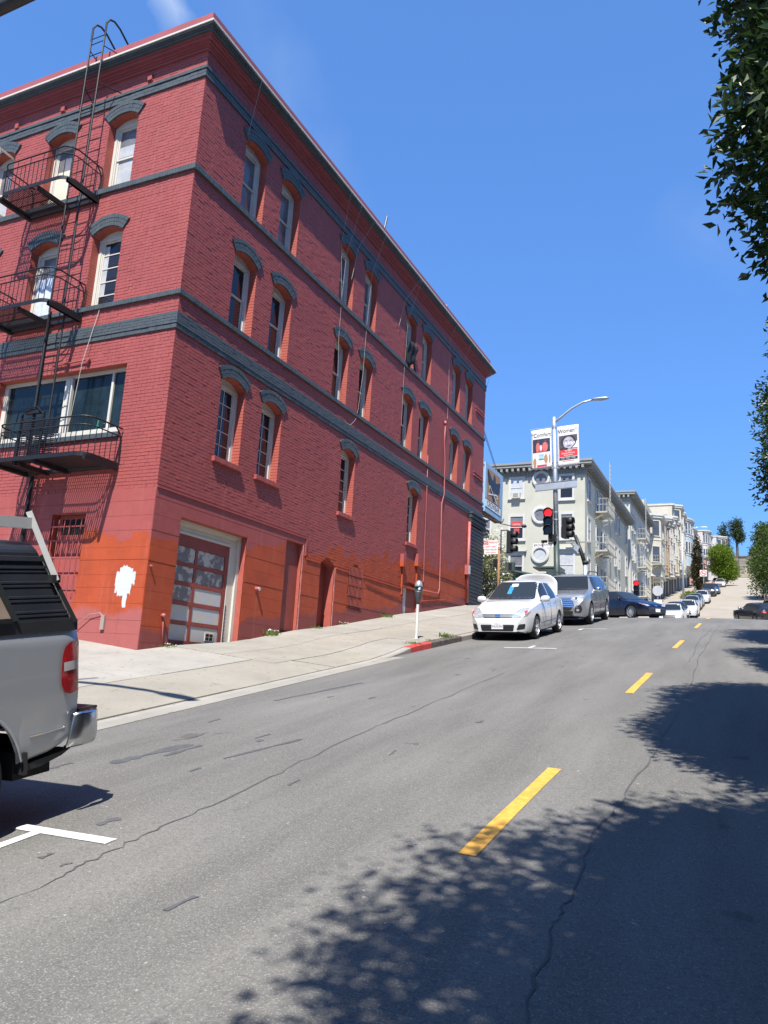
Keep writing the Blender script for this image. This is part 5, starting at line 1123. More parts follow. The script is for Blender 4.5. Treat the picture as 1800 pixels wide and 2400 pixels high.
MB().bar((-2.2,-.80,2.03), (-2.2,.80,2.03), .05, .04).bar((-.7,-.80,2.03), (-.7,.80,2.03), .05, .04).build('rack_crossbar', MATS['rack_aluminium'], tk)
for xw in P['xw']:
    for s_ in (1,-1): wheel(tk, xw, s_*(WT/2-.16), .37, .26, s_, 5, m_alloy, .6)
place(tk, -5.28, 1.82, -math.pi/2)
# ================================================================== STREET FURNITURE
m_galv = M('galvanised', (.42,.46,.50), .45, metal=.6, var=.15, vs=4); m_dgreen = M('pole_dark_green', (.035,.055,.05), .5, var=.25, vs=4); m_sigb = M('signal_black', (.014,.016,.018), .55, var=.2, vs=5); m_lens = M('dark_lens', (.02,.02,.02), .2, var=0)
m_redon = M('red_signal_lit', (.6,.01,.01), .3, var=0, emit=(1,.015,.02), es=1.1)
# --- parking meter
pm = thing('parking_meter', 'white-posted parking meter on the pavement near the red kerb', 'parking meter', (-7.37, 17.52, zs(-7.37,17.52)))
x, y, z = -7.37, 17.52, zs(-7.37,17.52)
m_mw = M('meter_white', (.60,.59,.56), .5, var=.12, vs=8, dirt=.15)
MB().lathe([(.09,0),(.09,.012),(.034,.016),(.034,.86)], 14, (x,y,z)).build('post', m_mw, pm, smooth=True, ang=40)
b = MB(); b.lathe([(.035,.84),(.05,.90),(.085,1.02),(.095,1.12),(.095,1.16)], 16, (x,y,z)); b.build('lower_housing', M('meter_grey', (.075,.08,.085), .45, metal=.4, var=.2, vs=10), pm, smooth=True)
b = MB(); b.obox((x,y,z+1.215), (.085,0,0), (0,.06,0), (0,0,.055)); b.build('display_block', M('meter_teal', (.02,.05,.05), .4, var=.1), pm)
b = MB(); b.lathe([(.10,1.27),(.10,1.29),(.085,1.35),(.055,1.40),(.02,1.425),(.004,1.43)], 16, (x,y,z)); b.build('dome', M('meter_dome', (.50,.52,.54), .25, metal=.6, var=.1), pm, smooth=True); MB().box(x+.02,x+.07,y-.066,y-.06,z+1.19,z+1.25).build('coin_slot', m_plate, pm)
# --- traffic signal head builder (faces direction f)
def signal(name, label, c, f, lit=None, w=.30, h=1.0, parent=None):
    e = thing(name, label, 'traffic light', c); f = Vector((f[0], f[1], 0)).normalized(); r_ = Vector((f.y,-f.x,0)); u = Vector((0,0,1)); c = Vector(c)
    MB().obox(c, r_*(w/2), f*.09, u*(h/2)).build('housing', m_sigb, e)
    for k in range(3):
        o = c+u*(h/2-h/6-k*h/3); b = MB(); n = 14; R_ = w*.43; P0 = [o+f*.09+r_*(R_*math.cos(t))+u*(R_*math.sin(t)) for t in [2*math.pi*i/n for i in range(n)]]
        b.add([p+f*.01 for p in P0], [tuple(range(n))]); b.build('lens', m_redon if lit == k else m_lens, e)
        b = MB(); t_ = [math.radians(-35+250*i/12) for i in range(13)]
        A = [o+f*.09+r_*(R_*1.12*math.cos(t))+u*(R_*1.12*math.sin(t)) for t in t_]; Bq = [p+f*(.24-.0*abs(i-6)) for i, p in enumerate(A)]; b.grid([A, Bq]); vz = b.build('visor', m_sigb, e, smooth=True, fix=False); sl = vz.modifiers.new('s', 'SOLIDIFY'); sl.thickness = .012
    return e
# --- street lamp with banners on the near Broadway corner
lx, ly, lz = -6.98, 30.25, zr(KX,30.25)+.14
lp = thing('street_lamp', 'galvanised street lamp post on the near Broadway corner', 'street lamp', (lx,ly,lz)); top = Vector((lx-.10,ly,10.75))
bt = Vector((lx+.13,ly,lz)); at_ = lambda zq: bt+(top-bt)*((zq-lz)/(top.z-lz))
MB().tube([at_(lz), at_(5.55)], [.125,.115], 14).lathe([(.2,0),(.2,.06),(.14,.12)], 14, bt).build('lower_pole', m_dgreen, lp, smooth=True); MB().tube([at_(5.55), at_(10.75)], [.105,.075], 14).build('upper_pole', m_galv, lp, smooth=True)
MB().tube([top+Vector((0,0,-.25)), top+Vector((.25,0,-.05)), top+Vector((.7,0,.30)), top+Vector((1.15,0,.52)), top+Vector((1.6,0,.60))], [.05,.05,.045,.04,.04], 10).build('arm', m_galv, lp, smooth=True)
MB().ell(top+Vector((1.85,0,.60)), .36,.12,.055, 16, 8, .8).build('luminaire', m_galv, lp, smooth=True); MB().ell(top+Vector((1.9,0,.565)), .24,.09,.04, 12, 6).build('lens', M('lamp_lens', (.5,.5,.46), .3, var=0), lp, smooth=True)
b = MB()
for zq in (10.32, 8.60): p = at_(zq); b.tube([p+Vector((-1.02,0,-.03)), p+Vector((.98,0,.03))], .013, 5); b.lathe([(.095,-.05),(.095,.05)], 12, p)
for zq in (6.75,5.72,6.45): b.lathe([(.115,-.015),(.115,.015)], 12, at_(zq))
b.build('clamp', m_galv, lp)
m_ban = M('banner_vinyl', (.62,.62,.61), .5, var=.04, vs=3); m_bk = M('print_black', (.02,.02,.022), .6, var=0); m_bg1 = M('print_navy', (.016,.02,.045), .6, var=.3, vs=9); m_pr = M('print_red', (.62,.02,.03), .6, var=.08); m_sk = M('print_skin_grey', (.38,.36,.42), .6, var=.3, vs=14); m_dk = M('print_dark_grey', (.06,.055,.07), .6, var=.3, vs=12); m_lt = M('print_light', (.62,.62,.66), .6, var=.15, vs=9); m_tn = M('print_tan', (.36,.20,.10), .6, var=.3, vs=12); m_bl = M('print_sky', (.30,.48,.62), .6, var=.3, vs=8); m_pk = M('print_pink', (.55,.12,.12), .6, var=.3, vs=14); m_gn = M('print_green', (.10,.22,.14), .6, var=.3, vs=12)
def banner(x0, x1, z0, z1, label, shear=.06):
    e = thing('banner', label, 'banner', (x0, ly-.02, z0)); lean = (top.x-bt.x)/(top.z-bt.z)
    def T(u, v, d=0): zz = z0+(z1-z0)*v; return (x0+(x1-x0)*u+lean*(zz-z0)*1.0, ly-.02-d-.012*math.sin(math.pi*u), zz+shear*(u-.5))
    g = [[T(i/8, j/12) for i in range(9)] for j in range(13)]; o = MB().grid(g).build('sheet', m_ban, e, smooth=True, fix=False); s_ = o.modifiers.new('s', 'SOLIDIFY'); s_.thickness = .004
    def rect(n, u0, v0, u1, v1, mat, d): MB().grid([[T(u0+(u1-u0)*i/4, v0+(v1-v0)*j, d) for i in range(5)] for j in (0,1)]).build(n, mat, e, fix=False)
    def blobp(n, cu_, cv, ru, rv, mat, d, k=20):
        P = [T(cu_+ru*math.cos(2*math.pi*i/k), cv+rv*math.sin(2*math.pi*i/k), d) for i in range(k)]; MB().add(P, [tuple(range(k))]).build(n, mat, e, fix=False)
    def tx(s, size, mat, u, v, d, sx=1): text(s, size, mat, e, frame(T(u, v, d), Vector(T(1,v))-Vector(T(0,v)), Vector(T(u,1))-Vector(T(u,0))), .0008, sx=sx)
    return rect, blobp, tx
rect, bl_, tx = banner(at_(8.6).x-.95, at_(8.6).x-.12, 8.58, 10.26, 'white vinyl banner headed Comfort with two photographs')
tx('\u201cComfort', .235, m_bk, .5, .855, .003, .86); rect('photo', .08,.42,.93,.76, m_bg1, .004); rect('photo', .08,.055,.93,.385, m_lt, .004)
for u, r_ in ((.33,.10),(.68,.14)): bl_('figure', u,.55,r_,.12, m_pk, .006); bl_('head', u+.03,.70,.055,.028, m_dk, .007)
bl_('child', .48,.53,.05,.075, m_lt, .008); rect('caption', .24,.425,.74,.465, m_pr, .006); rect('sky', .36,.25,.62,.375, m_bl, .006); bl_('hedge', .5,.24,.16,.02, m_gn, .007)
for u, r_, v in ((.17,.08,.17),(.72,.09,.24),(.90,.045,.24)): bl_('figure', u, v, r_, .12, m_tn, .0075)
rect('caption', .28,.06,.76,.105, m_pr, .008)
rect, bl_, tx = banner(at_(8.6).x+.12, at_(8.6).x+.98, 8.63, 10.33, 'white vinyl banner headed Women with a portrait and red panel')
tx('Women\u201d', .235, m_bk, .48, .875, .003, .86); rect('photo', .08,.42,.93,.765, m_dk, .004); rect('photo_light', .70,.44,.93,.60, m_lt, .005); bl_('hair', .52,.60,.36,.165, m_bk, .006); bl_('face', .52,.575,.25,.148, m_sk, .007); rect('brow', .34,.62,.47,.635, m_dk, .008); rect('brow', .58,.62,.72,.635, m_dk, .008); bl_('nose', .53,.565,.035,.04, m_lt, .008); bl_('mouth', .53,.495,.09,.012, m_dk, .008); bl_('cheek', .40,.56,.05,.03, m_lt, .0075); bl_('cheek', .66,.56,.05,.03, m_lt, .0075); bl_('collar', .3,.43,.2,.035, m_bk, .0085)
rect('red_panel', .08,.245,.93,.405, m_pr, .009); tx('WWII', .105, m_ban, .5,.375, .011); tx('Sexual Slavery', .105, m_ban, .5,.325, .011, .9); tx('Survivors', .105, m_ban, .5,.275, .011, .9); rect('black_strip', .08,.165,.93,.225, m_bk, .009); tx('Call  1932 - 1945', .085, m_ban, .5,.195, .011, .95); rect('small_print', .22,.125,.78,.14, m_pk, .004)
# signs and signals on that lamp
p = at_(7.83); e = thing('sign_board', 'blank grey back of a long sign board on the lamp post', 'sign', (p.x,p.y,p.z)); MB().obox(p+Vector((.05,-.13,0)), (.83,0,.05), (0,.012,0), (-.008,0,.13)).build('panel', m_galv, e)
b = MB()
for s_ in (.155,-.155): b.obox(p+Vector((.05,-.14,s_)), (.83,0,.05), (0,.02,0), (0,0,.012))
b.build('edge_channel', M('channel_grey', (.25,.27,.30), .4, metal=.5, var=.1), e)
p = at_(5.43); e = thing('street_name_sign', 'white street name sign reading Broadway on the lamp post', 'street sign', (p.x,p.y,p.z)); MB().obox(p+Vector((-.50,-.12,0)), (.41,0,.012), (0,.008,0), (0,0,.085)).build('plate', m_ban, e); text('BROADWAY', .135, m_bk, e, frame(p+Vector((-.50,-.1295,.0)), (1,0,.03), (0,0,1)), .001, sx=.98)
MB().obox(p+Vector((-.46,-.10,.14)), (.12,0,0), (0,.008,0), (0,0,.06)).build('upper_plate', m_sigb, e)
signal('traffic_light', 'traffic light showing red on the lamp post with the banners', at_(6.35)+Vector((-.27,-.17,0)), (.15,-1), 0, .36, 1.02)
signal('traffic_light', 'traffic light turned side-on behind the lamp post', at_(6.12)+Vector((.36,.05,0)), (1,-.25), None, .30, .82)
e = thing('walk_signal', 'dark walk signal low on the lamp post under the red light', 'walk signal', tuple(at_(5.72))); MB().obox(at_(5.70)+Vector((-.12,-.1,0)), (.16,0,0), (0,.09,0), (0,0,.15)).build('housing', m_sigb, e); MB().obox(at_(5.70)+Vector((-.12,-.195,0)), (.13,0,0), (0,.004,0), (0,0,.12)).build('face', m_lens, e)
# mast arm support standing beyond
e = thing('signal_pole', 'leaning grey strut with a cylindrical base beyond the silver SUV', 'pole', (-5.9,31.3,2.8)); MB().tube([(-5.95,31.0,2.75),(-5.95,31.0,4.75)], .09, 10).build('base', m_galv, e, smooth=True); MB().tube([(-5.95,31.0,4.75),(-6.12,31.0,5.3),(-6.36,31.0,5.95)], [.09,.075,.07], 10).lathe([(.12,-.06),(.12,.06)], 10, (-5.95,31,4.85)).build('strut', m_sigb, e, smooth=True)
MB().obox((-6.30,30.9,5.45), (.10,0,-.09), (0,.01,0), (.05,0,.11)).build('plate', m_galv, e)
# --- signal post with NO PARKING sign by the pilaster
px_, py_ = -9.72, 31.75; pz = profs(31.75)+.12; e = thing('signal_post', 'rusty brown post beside the dark pilaster', 'post', (px_,py_,pz)); m_rpost = M('rusty_post', (.26,.13,.06), .7, var=.25, vs=6)
MB().tube([(px_,py_,pz-.1),(px_,py_,5.58)], .055, 10).lathe([(.06,0),(.05,.05),(.005,.10)], 10, (px_,py_,5.56)).build('pole', m_rpost, e, smooth=True)
MB().tube([(px_+.07,py_,5.40),(px_+.07,py_,6.36),(px_+.09,py_,6.40),(px_+.38,py_,6.40),(px_+.42,py_,6.36)], .025, 6).tube([(px_+.07,py_,5.42),(px_+.45,py_,5.42)], .022, 6).tube([(px_+.05,py_,5.08),(px_+.34,py_,5.08),(px_+.36,py_,4.98)], .02, 6).tube([(px_+.05,py_,4.58),(px_+.36,py_,4.58)], .02, 6).build('bracket', m_sigb, e)
signal('traffic_light', 'traffic light bracketed off the rusty post, seen side-on', (px_+.46,py_,5.88), (1,-.12), None, .30, .92)
for q, lb in (((px_+.50,py_,4.83), 'dark walk signal bracketed out from the rusty post'), ((px_-.14,py_,4.98), 'dark walk signal fixed against the rusty post')):
    e2 = thing('walk_signal', lb, 'walk signal', q); MB().obox(q, (.19 if q[0] > px_ else .10,0,0), (0,.11,0), (0,0,.17)).build('housing', m_dgreen if q[0] > px_ else m_sigb, e2); MB().obox((q[0]+.03,q[1]-.118,q[2]), (.07,0,0), (0,.006,0), (0,0,.13)).build('face', m_lens, e2)
e = thing('parking_sign', 'white and red no parking sign fixed to the rusty post', 'sign', (px_-.4,py_-.07,5.38)); MB().box(px_-.64,px_-.03,py_-.08,py_-.07,5.36,5.97).build('plate', m_ban, e); MB().box(px_-.63,px_-.45,py_-.084,py_-.081,5.78,5.95).build('red_block', m_pr, e)
fr_ = lambda xx, zz: frame((px_+xx, py_-.086, zz), (1,0,0), (0,0,1))
text('NO', .15, m_ban, e, fr_(-.54,5.865), .001, sx=.8); text('PARKING', .105, m_pr, e, fr_(-.24,5.865), .001, sx=.85); text('2AM \u2013 6AM', .11, m_pr, e, fr_(-.335,5.69), .001, sx=.9); text('MON WED FRI', .085, m_pr, e, fr_(-.335,5.555), .001, sx=.9); text('STREET CLEANING', .055, m_pr, e, fr_(-.335,5.435), .001, sx=.95)
# --- near street lamp over the truck (its shadow falls on the pavement)
e = thing('street_lamp', 'dark street lamp arm reaching over the pickup truck', 'street lamp', (-7.75,4.30,zs(-7.75,4.3)))
MB().tube([(-7.75,4.3,zs(-7.75,4.3)-.1),(-7.75,4.3,6.2)], [.11,.08], 12).build('pole', m_sigb, e, smooth=True); MB().tube([(-7.75,4.30,6.1),(-7.5,4.30,6.45),(-7.0,4.40,6.62),(-6.5,4.45,6.70),(-6.2,4.45,6.72)], [.07,.07,.07,.065,.05], 8).tube([(-7.75,4.35,6.2),(-7.55,4.60,6.75)], .03, 6).build('arm', m_sigb, e, smooth=True); MB().ell((-5.95,4.44,6.72), .36,.13,.05, 16, 8, .85).build('luminaire', m_sigb, e, smooth=True)
# --- signs and lamp up the hill
fx_, fy_ = -6.95, 92.0; fz = zr(KX,fy_)+.14; e = thing('street_lamp', 'pale street lamp standing up the hill beside the parked cars', 'street lamp', (fx_,fy_,fz)); MB().tube([(fx_,fy_,fz),(fx_,fy_,fz+8.0)], [.13,.08], 10).build('pole', m_galv, e, smooth=True); MB().tube([(fx_,fy_,fz+7.9),(fx_+.5,fy_,fz+8.35),(fx_+1.4,fy_,fz+8.6),(fx_+2.0,fy_,fz+8.62)], .045, 8).build('arm', m_galv, e, smooth=True); MB().ell((fx_+2.3,fy_,fz+8.6), .42,.15,.07, 12, 6).build('luminaire', m_plate, e, smooth=True)
fy_ = 64.5; fx_ = -6.75; fz = zr(KX,fy_)+.1; e = thing('stop_sign', 'grey back of an octagonal stop sign at the far corner', 'sign', (fx_,fy_,fz)); MB().tube([(fx_,fy_,fz),(fx_,fy_,fz+2.75)], .03, 6).build('post', m_galv, e)
oc = [(fx_+.42*math.cos(R(22.5+45*k)), fz+2.25+.42*math.sin(R(22.5+45*k))) for k in range(8)]; MB().prism(lambda a, d, z: (a, fy_-.05-d, z), oc, 0, .01).build('octagon', M('sign_back', (.45,.46,.47), .5, metal=.3, var=.1), e); MB().box(fx_-.3,fx_+.3,fy_-.06,fy_-.05,fz+.95,fz+1.55).build('lower_sign', m_ban, e)
fy_ = 116.0; fx_ = -6.1; fz = zr(KX,fy_)+.1; e = thing('turn_sign', 'white square sign with a red ring high on a pole by the green tree', 'sign', (fx_,fy_,fz)); MB().tube([(fx_,fy_,fz),(fx_,fy_,fz+7.4)], .05, 6).build('pole', m_galv, e); MB().box(fx_-.45,fx_+.45,fy_-.08,fy_-.06,fz+2.5,fz+3.4).build('plate', m_ban, e)
b = MB(); n = 24
for i in range(n): a0, a1 = 2*math.pi*i/n, 2*math.pi*(i+1)/n; b.add([(fx_+r_*math.cos(a), fy_-.085, fz+2.95+r_*math.sin(a)) for r_, a in ((.30,a0),(.39,a0),(.39,a1),(.30,a1))], [(0,1,2,3)])
b.bar((fx_-.22,fy_-.086,fz+3.15),(fx_+.22,fy_-.086,fz+2.75),.006,.08); b.build('ring', m_pr, e); MB().box(fx_-.2,fx_+.18,fy_-.084,fy_-.082,fz+2.9,fz+3.0).build('arrow', m_bk, e)
fy_ = 54.0; fx_ = -7.0; fz = zr(KX,fy_)+.1; e = thing('signal_post', 'dark signal post on the far Broadway corner', 'post', (fx_,fy_,fz)); MB().tube([(fx_,fy_+.2,fz),(fx_,fy_+.2,fz+2.6)], .06, 8).build('pole', m_dgreen, e); signal('traffic_light', 'red traffic light on the far Broadway corner', (fx_,fy_,fz+2.35), (.05,-1), 0, .34, 1.0)
# --- green-roofed stands on the far pavement of Broadway
for x0, x1, lb, sl in ((-15.6,-12.9,'long dark green sloping shelter roof across Broadway',1), (-13.4,-11.6,'small dark green hut across Broadway behind the silver SUV',0)):
    y0 = 50.9 if sl else 51.6; z0 = profs(52)+.05; e = thing('street_hut', lb, 'hut', (x0,y0,z0)); zt = 7.72 if sl else 7.85
    MB().box(x0+.1,x1-.1,y0+.2,y0+1.6,z0,zt-.45).build('cabin', m_dgreen, e)
    if sl: MB().prism(lambda a, d, z: (a, y0+d, z), [(x0-.2,zt+.05),(x0-.2,zt-.08),(x1+.6,zt-.75),(x1+.6,zt-.65)], -.2, 1.9).build('roof', M('roof_green', (.05,.10,.085), .5, var=.15), e)
    else: MB().box(x0,x1,y0,y0+1.7,zt-.1,zt).prism(lambda a, d, z: (a, y0+d, z), [(x1-.9,zt-.1),(x1,zt-.1),(x1+.1,zt-.9),(x1-.9,zt-.9)], .05, 1.6).build('roof', m_dgreen, e)
# ================================================================== BUILDINGS ACROSS BROADWAY AND UP THE HILL
def wallmat(name, col, v=.08, dirt=.15, vs=.8): return M(name, tuple(c_*.72 for c_ in col), .8, var=v, vs=vs, bump=.2, bs=14, dirt=dirt, world=True, spec=.3)
m_grn = wallmat('sage_stucco', (.60,.585,.475), .1, .22, .6); m_grn2 = wallmat('sage_stucco_pale', (.60,.60,.54), .07, .18); m_trimw = wallmat('trim_white', (.66,.65,.60)); m_trimg = wallmat('trim_grey', (.33,.335,.31)); m_trimd = wallmat('trim_dark', (.10,.095,.09))
def fwin(T, e, a0, a1, z0, z1, fr=.12, d=.0, glass=None, frm=None, sill=True, hood=False, rail=.5, proud=.07):
    frm = frm or m_trimw; b = MB(); b.boxT(T,a0-fr,a0,d,d+proud,z0-fr,z1+fr).boxT(T,a1,a1+fr,d,d+proud,z0-fr,z1+fr).boxT(T,a0,a1,d,d+proud,z1,z1+fr).boxT(T,a0,a1,d,d+proud,z0-fr,z0)
    if sill: b.boxT(T,a0-fr-.06,a1+fr+.06,d,d+proud+.07,z0-fr-.07,z0-fr)
    if hood: b.boxT(T,a0-fr-.15,a1+fr+.15,d,d+.25,z1+fr+.12,z1+fr+.24).boxT(T,a0-fr,a1+fr,d,d+.1,z1+fr,z1+fr+.12)
    w = b.build('window', frm, e); zm = z0+(z1-z0)*rail; MB().boxT(T,a0,a1,d+.008,d+.02,zm,z1).build('pane', glass or m_glass2, w); MB().boxT(T,a0,a1,d+.006,d+.016,z0,zm).build('pane', glass or m_glass, w); MB().boxT(T,a0,a1,d+.02,d+.045,zm-.025,zm+.025).build('meeting_rail', frm, w); return w
def cornice(e, x0, x1, y0, y1, z, o, mat, br=.5, h=.5, dent=True):
    b = MB(); b.box(x0-o,x1+o,y0-o,y1+o,z+h*.55,z+h*.8).box(x0-o-.06,x1+o+.06,y0-o-.06,y1+o+.06,z+h*.8,z+h); b.box(x0-.04,x1+.04,y0-.04,y1+.04,z-.25,z+h*.55); b.build('cornice', mat, e); b = MB()
    k = y0
    while k < y1: b.box(x1+.03,x1+o-.04,k,k+.16,z+h*.2,z+h*.55); k += br
    k = x0
    while k < x1: b.box(k,k+.16,y0-o+.04,y0-.03,z+h*.2,z+h*.55); k += br
    if dent:
        k = y0
        while k < y1: b.box(x1+.03,x1+.10,k,k+.10,z-.12,z+.02); k += .22
        k = x0
        while k < x1: b.box(k,k+.10,y0-.10,y0-.03,z-.12,z+.02); k += .22
    b.build('modillion', m_trimg, e)
def ctop(mat): return mat
def far_fe(label, y0, y1, zs_, x=-10.4, dep=1.0, mat=None, topz=None):
    mat = mat or M('cream_iron', (.36,.35,.30), .5, var=.1); e = thing('fire_escape', label, 'fire escape', (x,y0,zs_[0]), group='pale fire escapes along the hill street')
    for z in zs_:
        b = MB(); b.box(x+.05,x+dep,y0,y0+.05,z-.12,z).box(x+.05,x+dep,y1-.05,y1,z-.12,z).box(x+dep-.05,x+dep,y0,y1,z-.12,z).box(x+.05,x+dep-.05,y0+.05,y1-.9,z-.04,z-.01); b.build('platform', mat, e); b = MB()
        for zz in (.95,.5): b.box(x+dep-.03,x+dep,y0,y1,z+zz,z+zz+.035).box(x+.05,x+dep,y0,y0+.03,z+zz,z+zz+.035).box(x+.05,x+dep,y1-.03,y1,z+zz,z+zz+.035)
        k = y0
        while k <= y1: b.box(x+dep-.025,x+dep-.005,k,k+.02,z,z+.95); k += .28
        k = x+.1
        while k < x+dep: b.box(k,k+.02,y0,y0+.02,z,z+.95).box(k,k+.02,y1-.02,y1,z,z+.95); k += .25
        b.bar((x+.02,y0+.1,z-.55),(x+dep-.1,y0+.1,z-.1),.03).bar((x+.02,y1-.1,z-.55),(x+dep-.1,y1-.1,z-.1),.03); b.build('railing', mat, e)
    b = MB(); za, zb = min(zs_), (topz or max(zs_)+.1)
    for yy in (y1-.75, y1-.35): b.bar((x+dep*.7,yy,za-2.4),(x+dep*.7,yy,zb),.035)
    k = za-2.3
    while k < zb: b.bar((x+dep*.7,y1-.75,k),(x+dep*.7,y1-.35,k),.025); k += .34
    b.build('ladder', mat, e); return e
# ---- sage apartment house on the far corner
GA = thing('apartment_building', 'sage green corner apartment block with round windows across Broadway', 'building', (-10.4,54,4)); Y0 = 54.0; X0 = -10.4
MB().box(-24,X0,Y0,74.6,3,14.95).build('wall', m_grn, GA); cornice(GA, -24, X0, Y0, 74.6, 15.0, .55, m_trimg, .42, .75); MB().box(-23.9,X0-.1,Y0+.1,74.5,15.76,15.9).build('roof', m_trimg, GA)
TF = lambda a, d, z: (a, Y0-d, z); TSd = lambda a, d, z: (X0+d, a, z)
fwin(TF,GA,-15.74,-14.87,13.36,14.68,.16,glass=m_curt); fwin(TF,GA,-12.1,-11.28,13.11,14.7,.16); fwin(TF,GA,-19.7,-18.9,13.3,14.68,.16)
fwin(TF,GA,-15.72,-14.80,10.27,11.85,.16); fwin(TF,GA,-12.05,-11.27,10.25,11.9,.16); fwin(TF,GA,-18.4,-17.27,10.33,11.7,.16); w3 = fwin(TF,GA,-15.66,-14.8,7.5,9.0,.16,hood=True); fwin(TF,GA,-12.12,-11.2,7.5,9.1,.16,hood=True,glass=m_curt); fwin(TF,GA,-19.2,-17.5,7.0,8.7,.16,hood=True)
# posters in one window, an air conditioner in another
m_post = M('poster_red', (.45,.05,.04), .5, var=.4, vs=9); wq = MB().boxT(TF,-15.68,-14.84,.022,.026,11.05,11.5).build('poster', m_post, GA); MB().boxT(TF,-15.45,-15.05,.047,.05,10.6,10.98).build('poster', m_post, GA); text('EMPIRE', .19, M('poster_pale', (.6,.45,.42), .5, var=0), GA, frame(TF(-15.26,.03,11.27), (1,0,0), (0,0,1)), .001)
ac = MB().boxT(TF,-15.6,-15.0,.0,.35,13.18,13.6).build('air_conditioner', m_trimw, GA); MB().boxT(TF,-15.5,-15.12,.35,.36,13.24,13.54).build('grille', m_trimg, ac)
for z in (14.55,11.88,9.04):
    b = MB(); c_ = (-13.52,Y0,z); b.lathe([(.66,0),(.66,-.10),(.60,-.15),(.47,-.15),(.44,-.06),(.40,-.06),(.38,-.03),(.38,.0)], 28, c_, 'y', caps=False); rw_ = b.build('round_window', m_trimw, GA, smooth=True, ang=30); MB().lathe([(.001,-.06),(.41,-.06)], 24, c_, 'y', caps=False).build('pane', m_glass2 if z > 10 else m_curt, rw_)
MB().boxT(TF,-24,-10.35,0,.16,6.55,6.75).build('belt_course', m_trimw, GA)
for y in (55.35,61.6,67.2,69.0,73.2):
    for z in (13.15,10.25,7.35):
        if z+1.6 > 5: fwin(TSd,GA,y-.42,y+.42,z,z+1.55,.10,glass=m_glass2)
for y in (58.5,60.2):
    for z in (13.15,10.25,7.35): fwin(TSd,GA,y-.36,y+.36,z-.4,z+1.55,.08)
far_fe('pale fire escape with a roof ladder on the sage corner block', 57.6, 60.9, (12.85,9.95,7.0), topz=17.3)
# corner shop sign bracket arm
MB().box(-11.6,-9.4,53.5,53.56,9.75,9.85).bar((-11.5,53.53,10.9),(-10.6,53.53,9.9),.04).build('bracket_arm', m_trimg, GA)
# ---- second sage block
GB = thing('apartment_building', 'second sage block up the hill with its own fire escapes', 'building', (-10.4,76,7)); MB().box(-24,X0,76.2,91.3,5.5,18.0).build('wall', m_grn2, GB); cornice(GB, -24, X0, 76.2, 91.3, 18.05, .55, m_trimg, .42, .75, False)
for y in (77.6,79.2,84.3,86.0,87.9,89.8):
    for z in (15.3,12.4,9.5): fwin(TSd,GB,y-.40,y+.40,z,z+1.55,.10)
far_fe('pale fire escape on the second sage block', 80.4, 83.2, (15.0,12.1,9.2), topz=19.6); far_fe('short pale fire escape at the uphill end of the second sage block', 92.0, 94.0, (14.2,11.6), x=-10.2, topz=14.6)
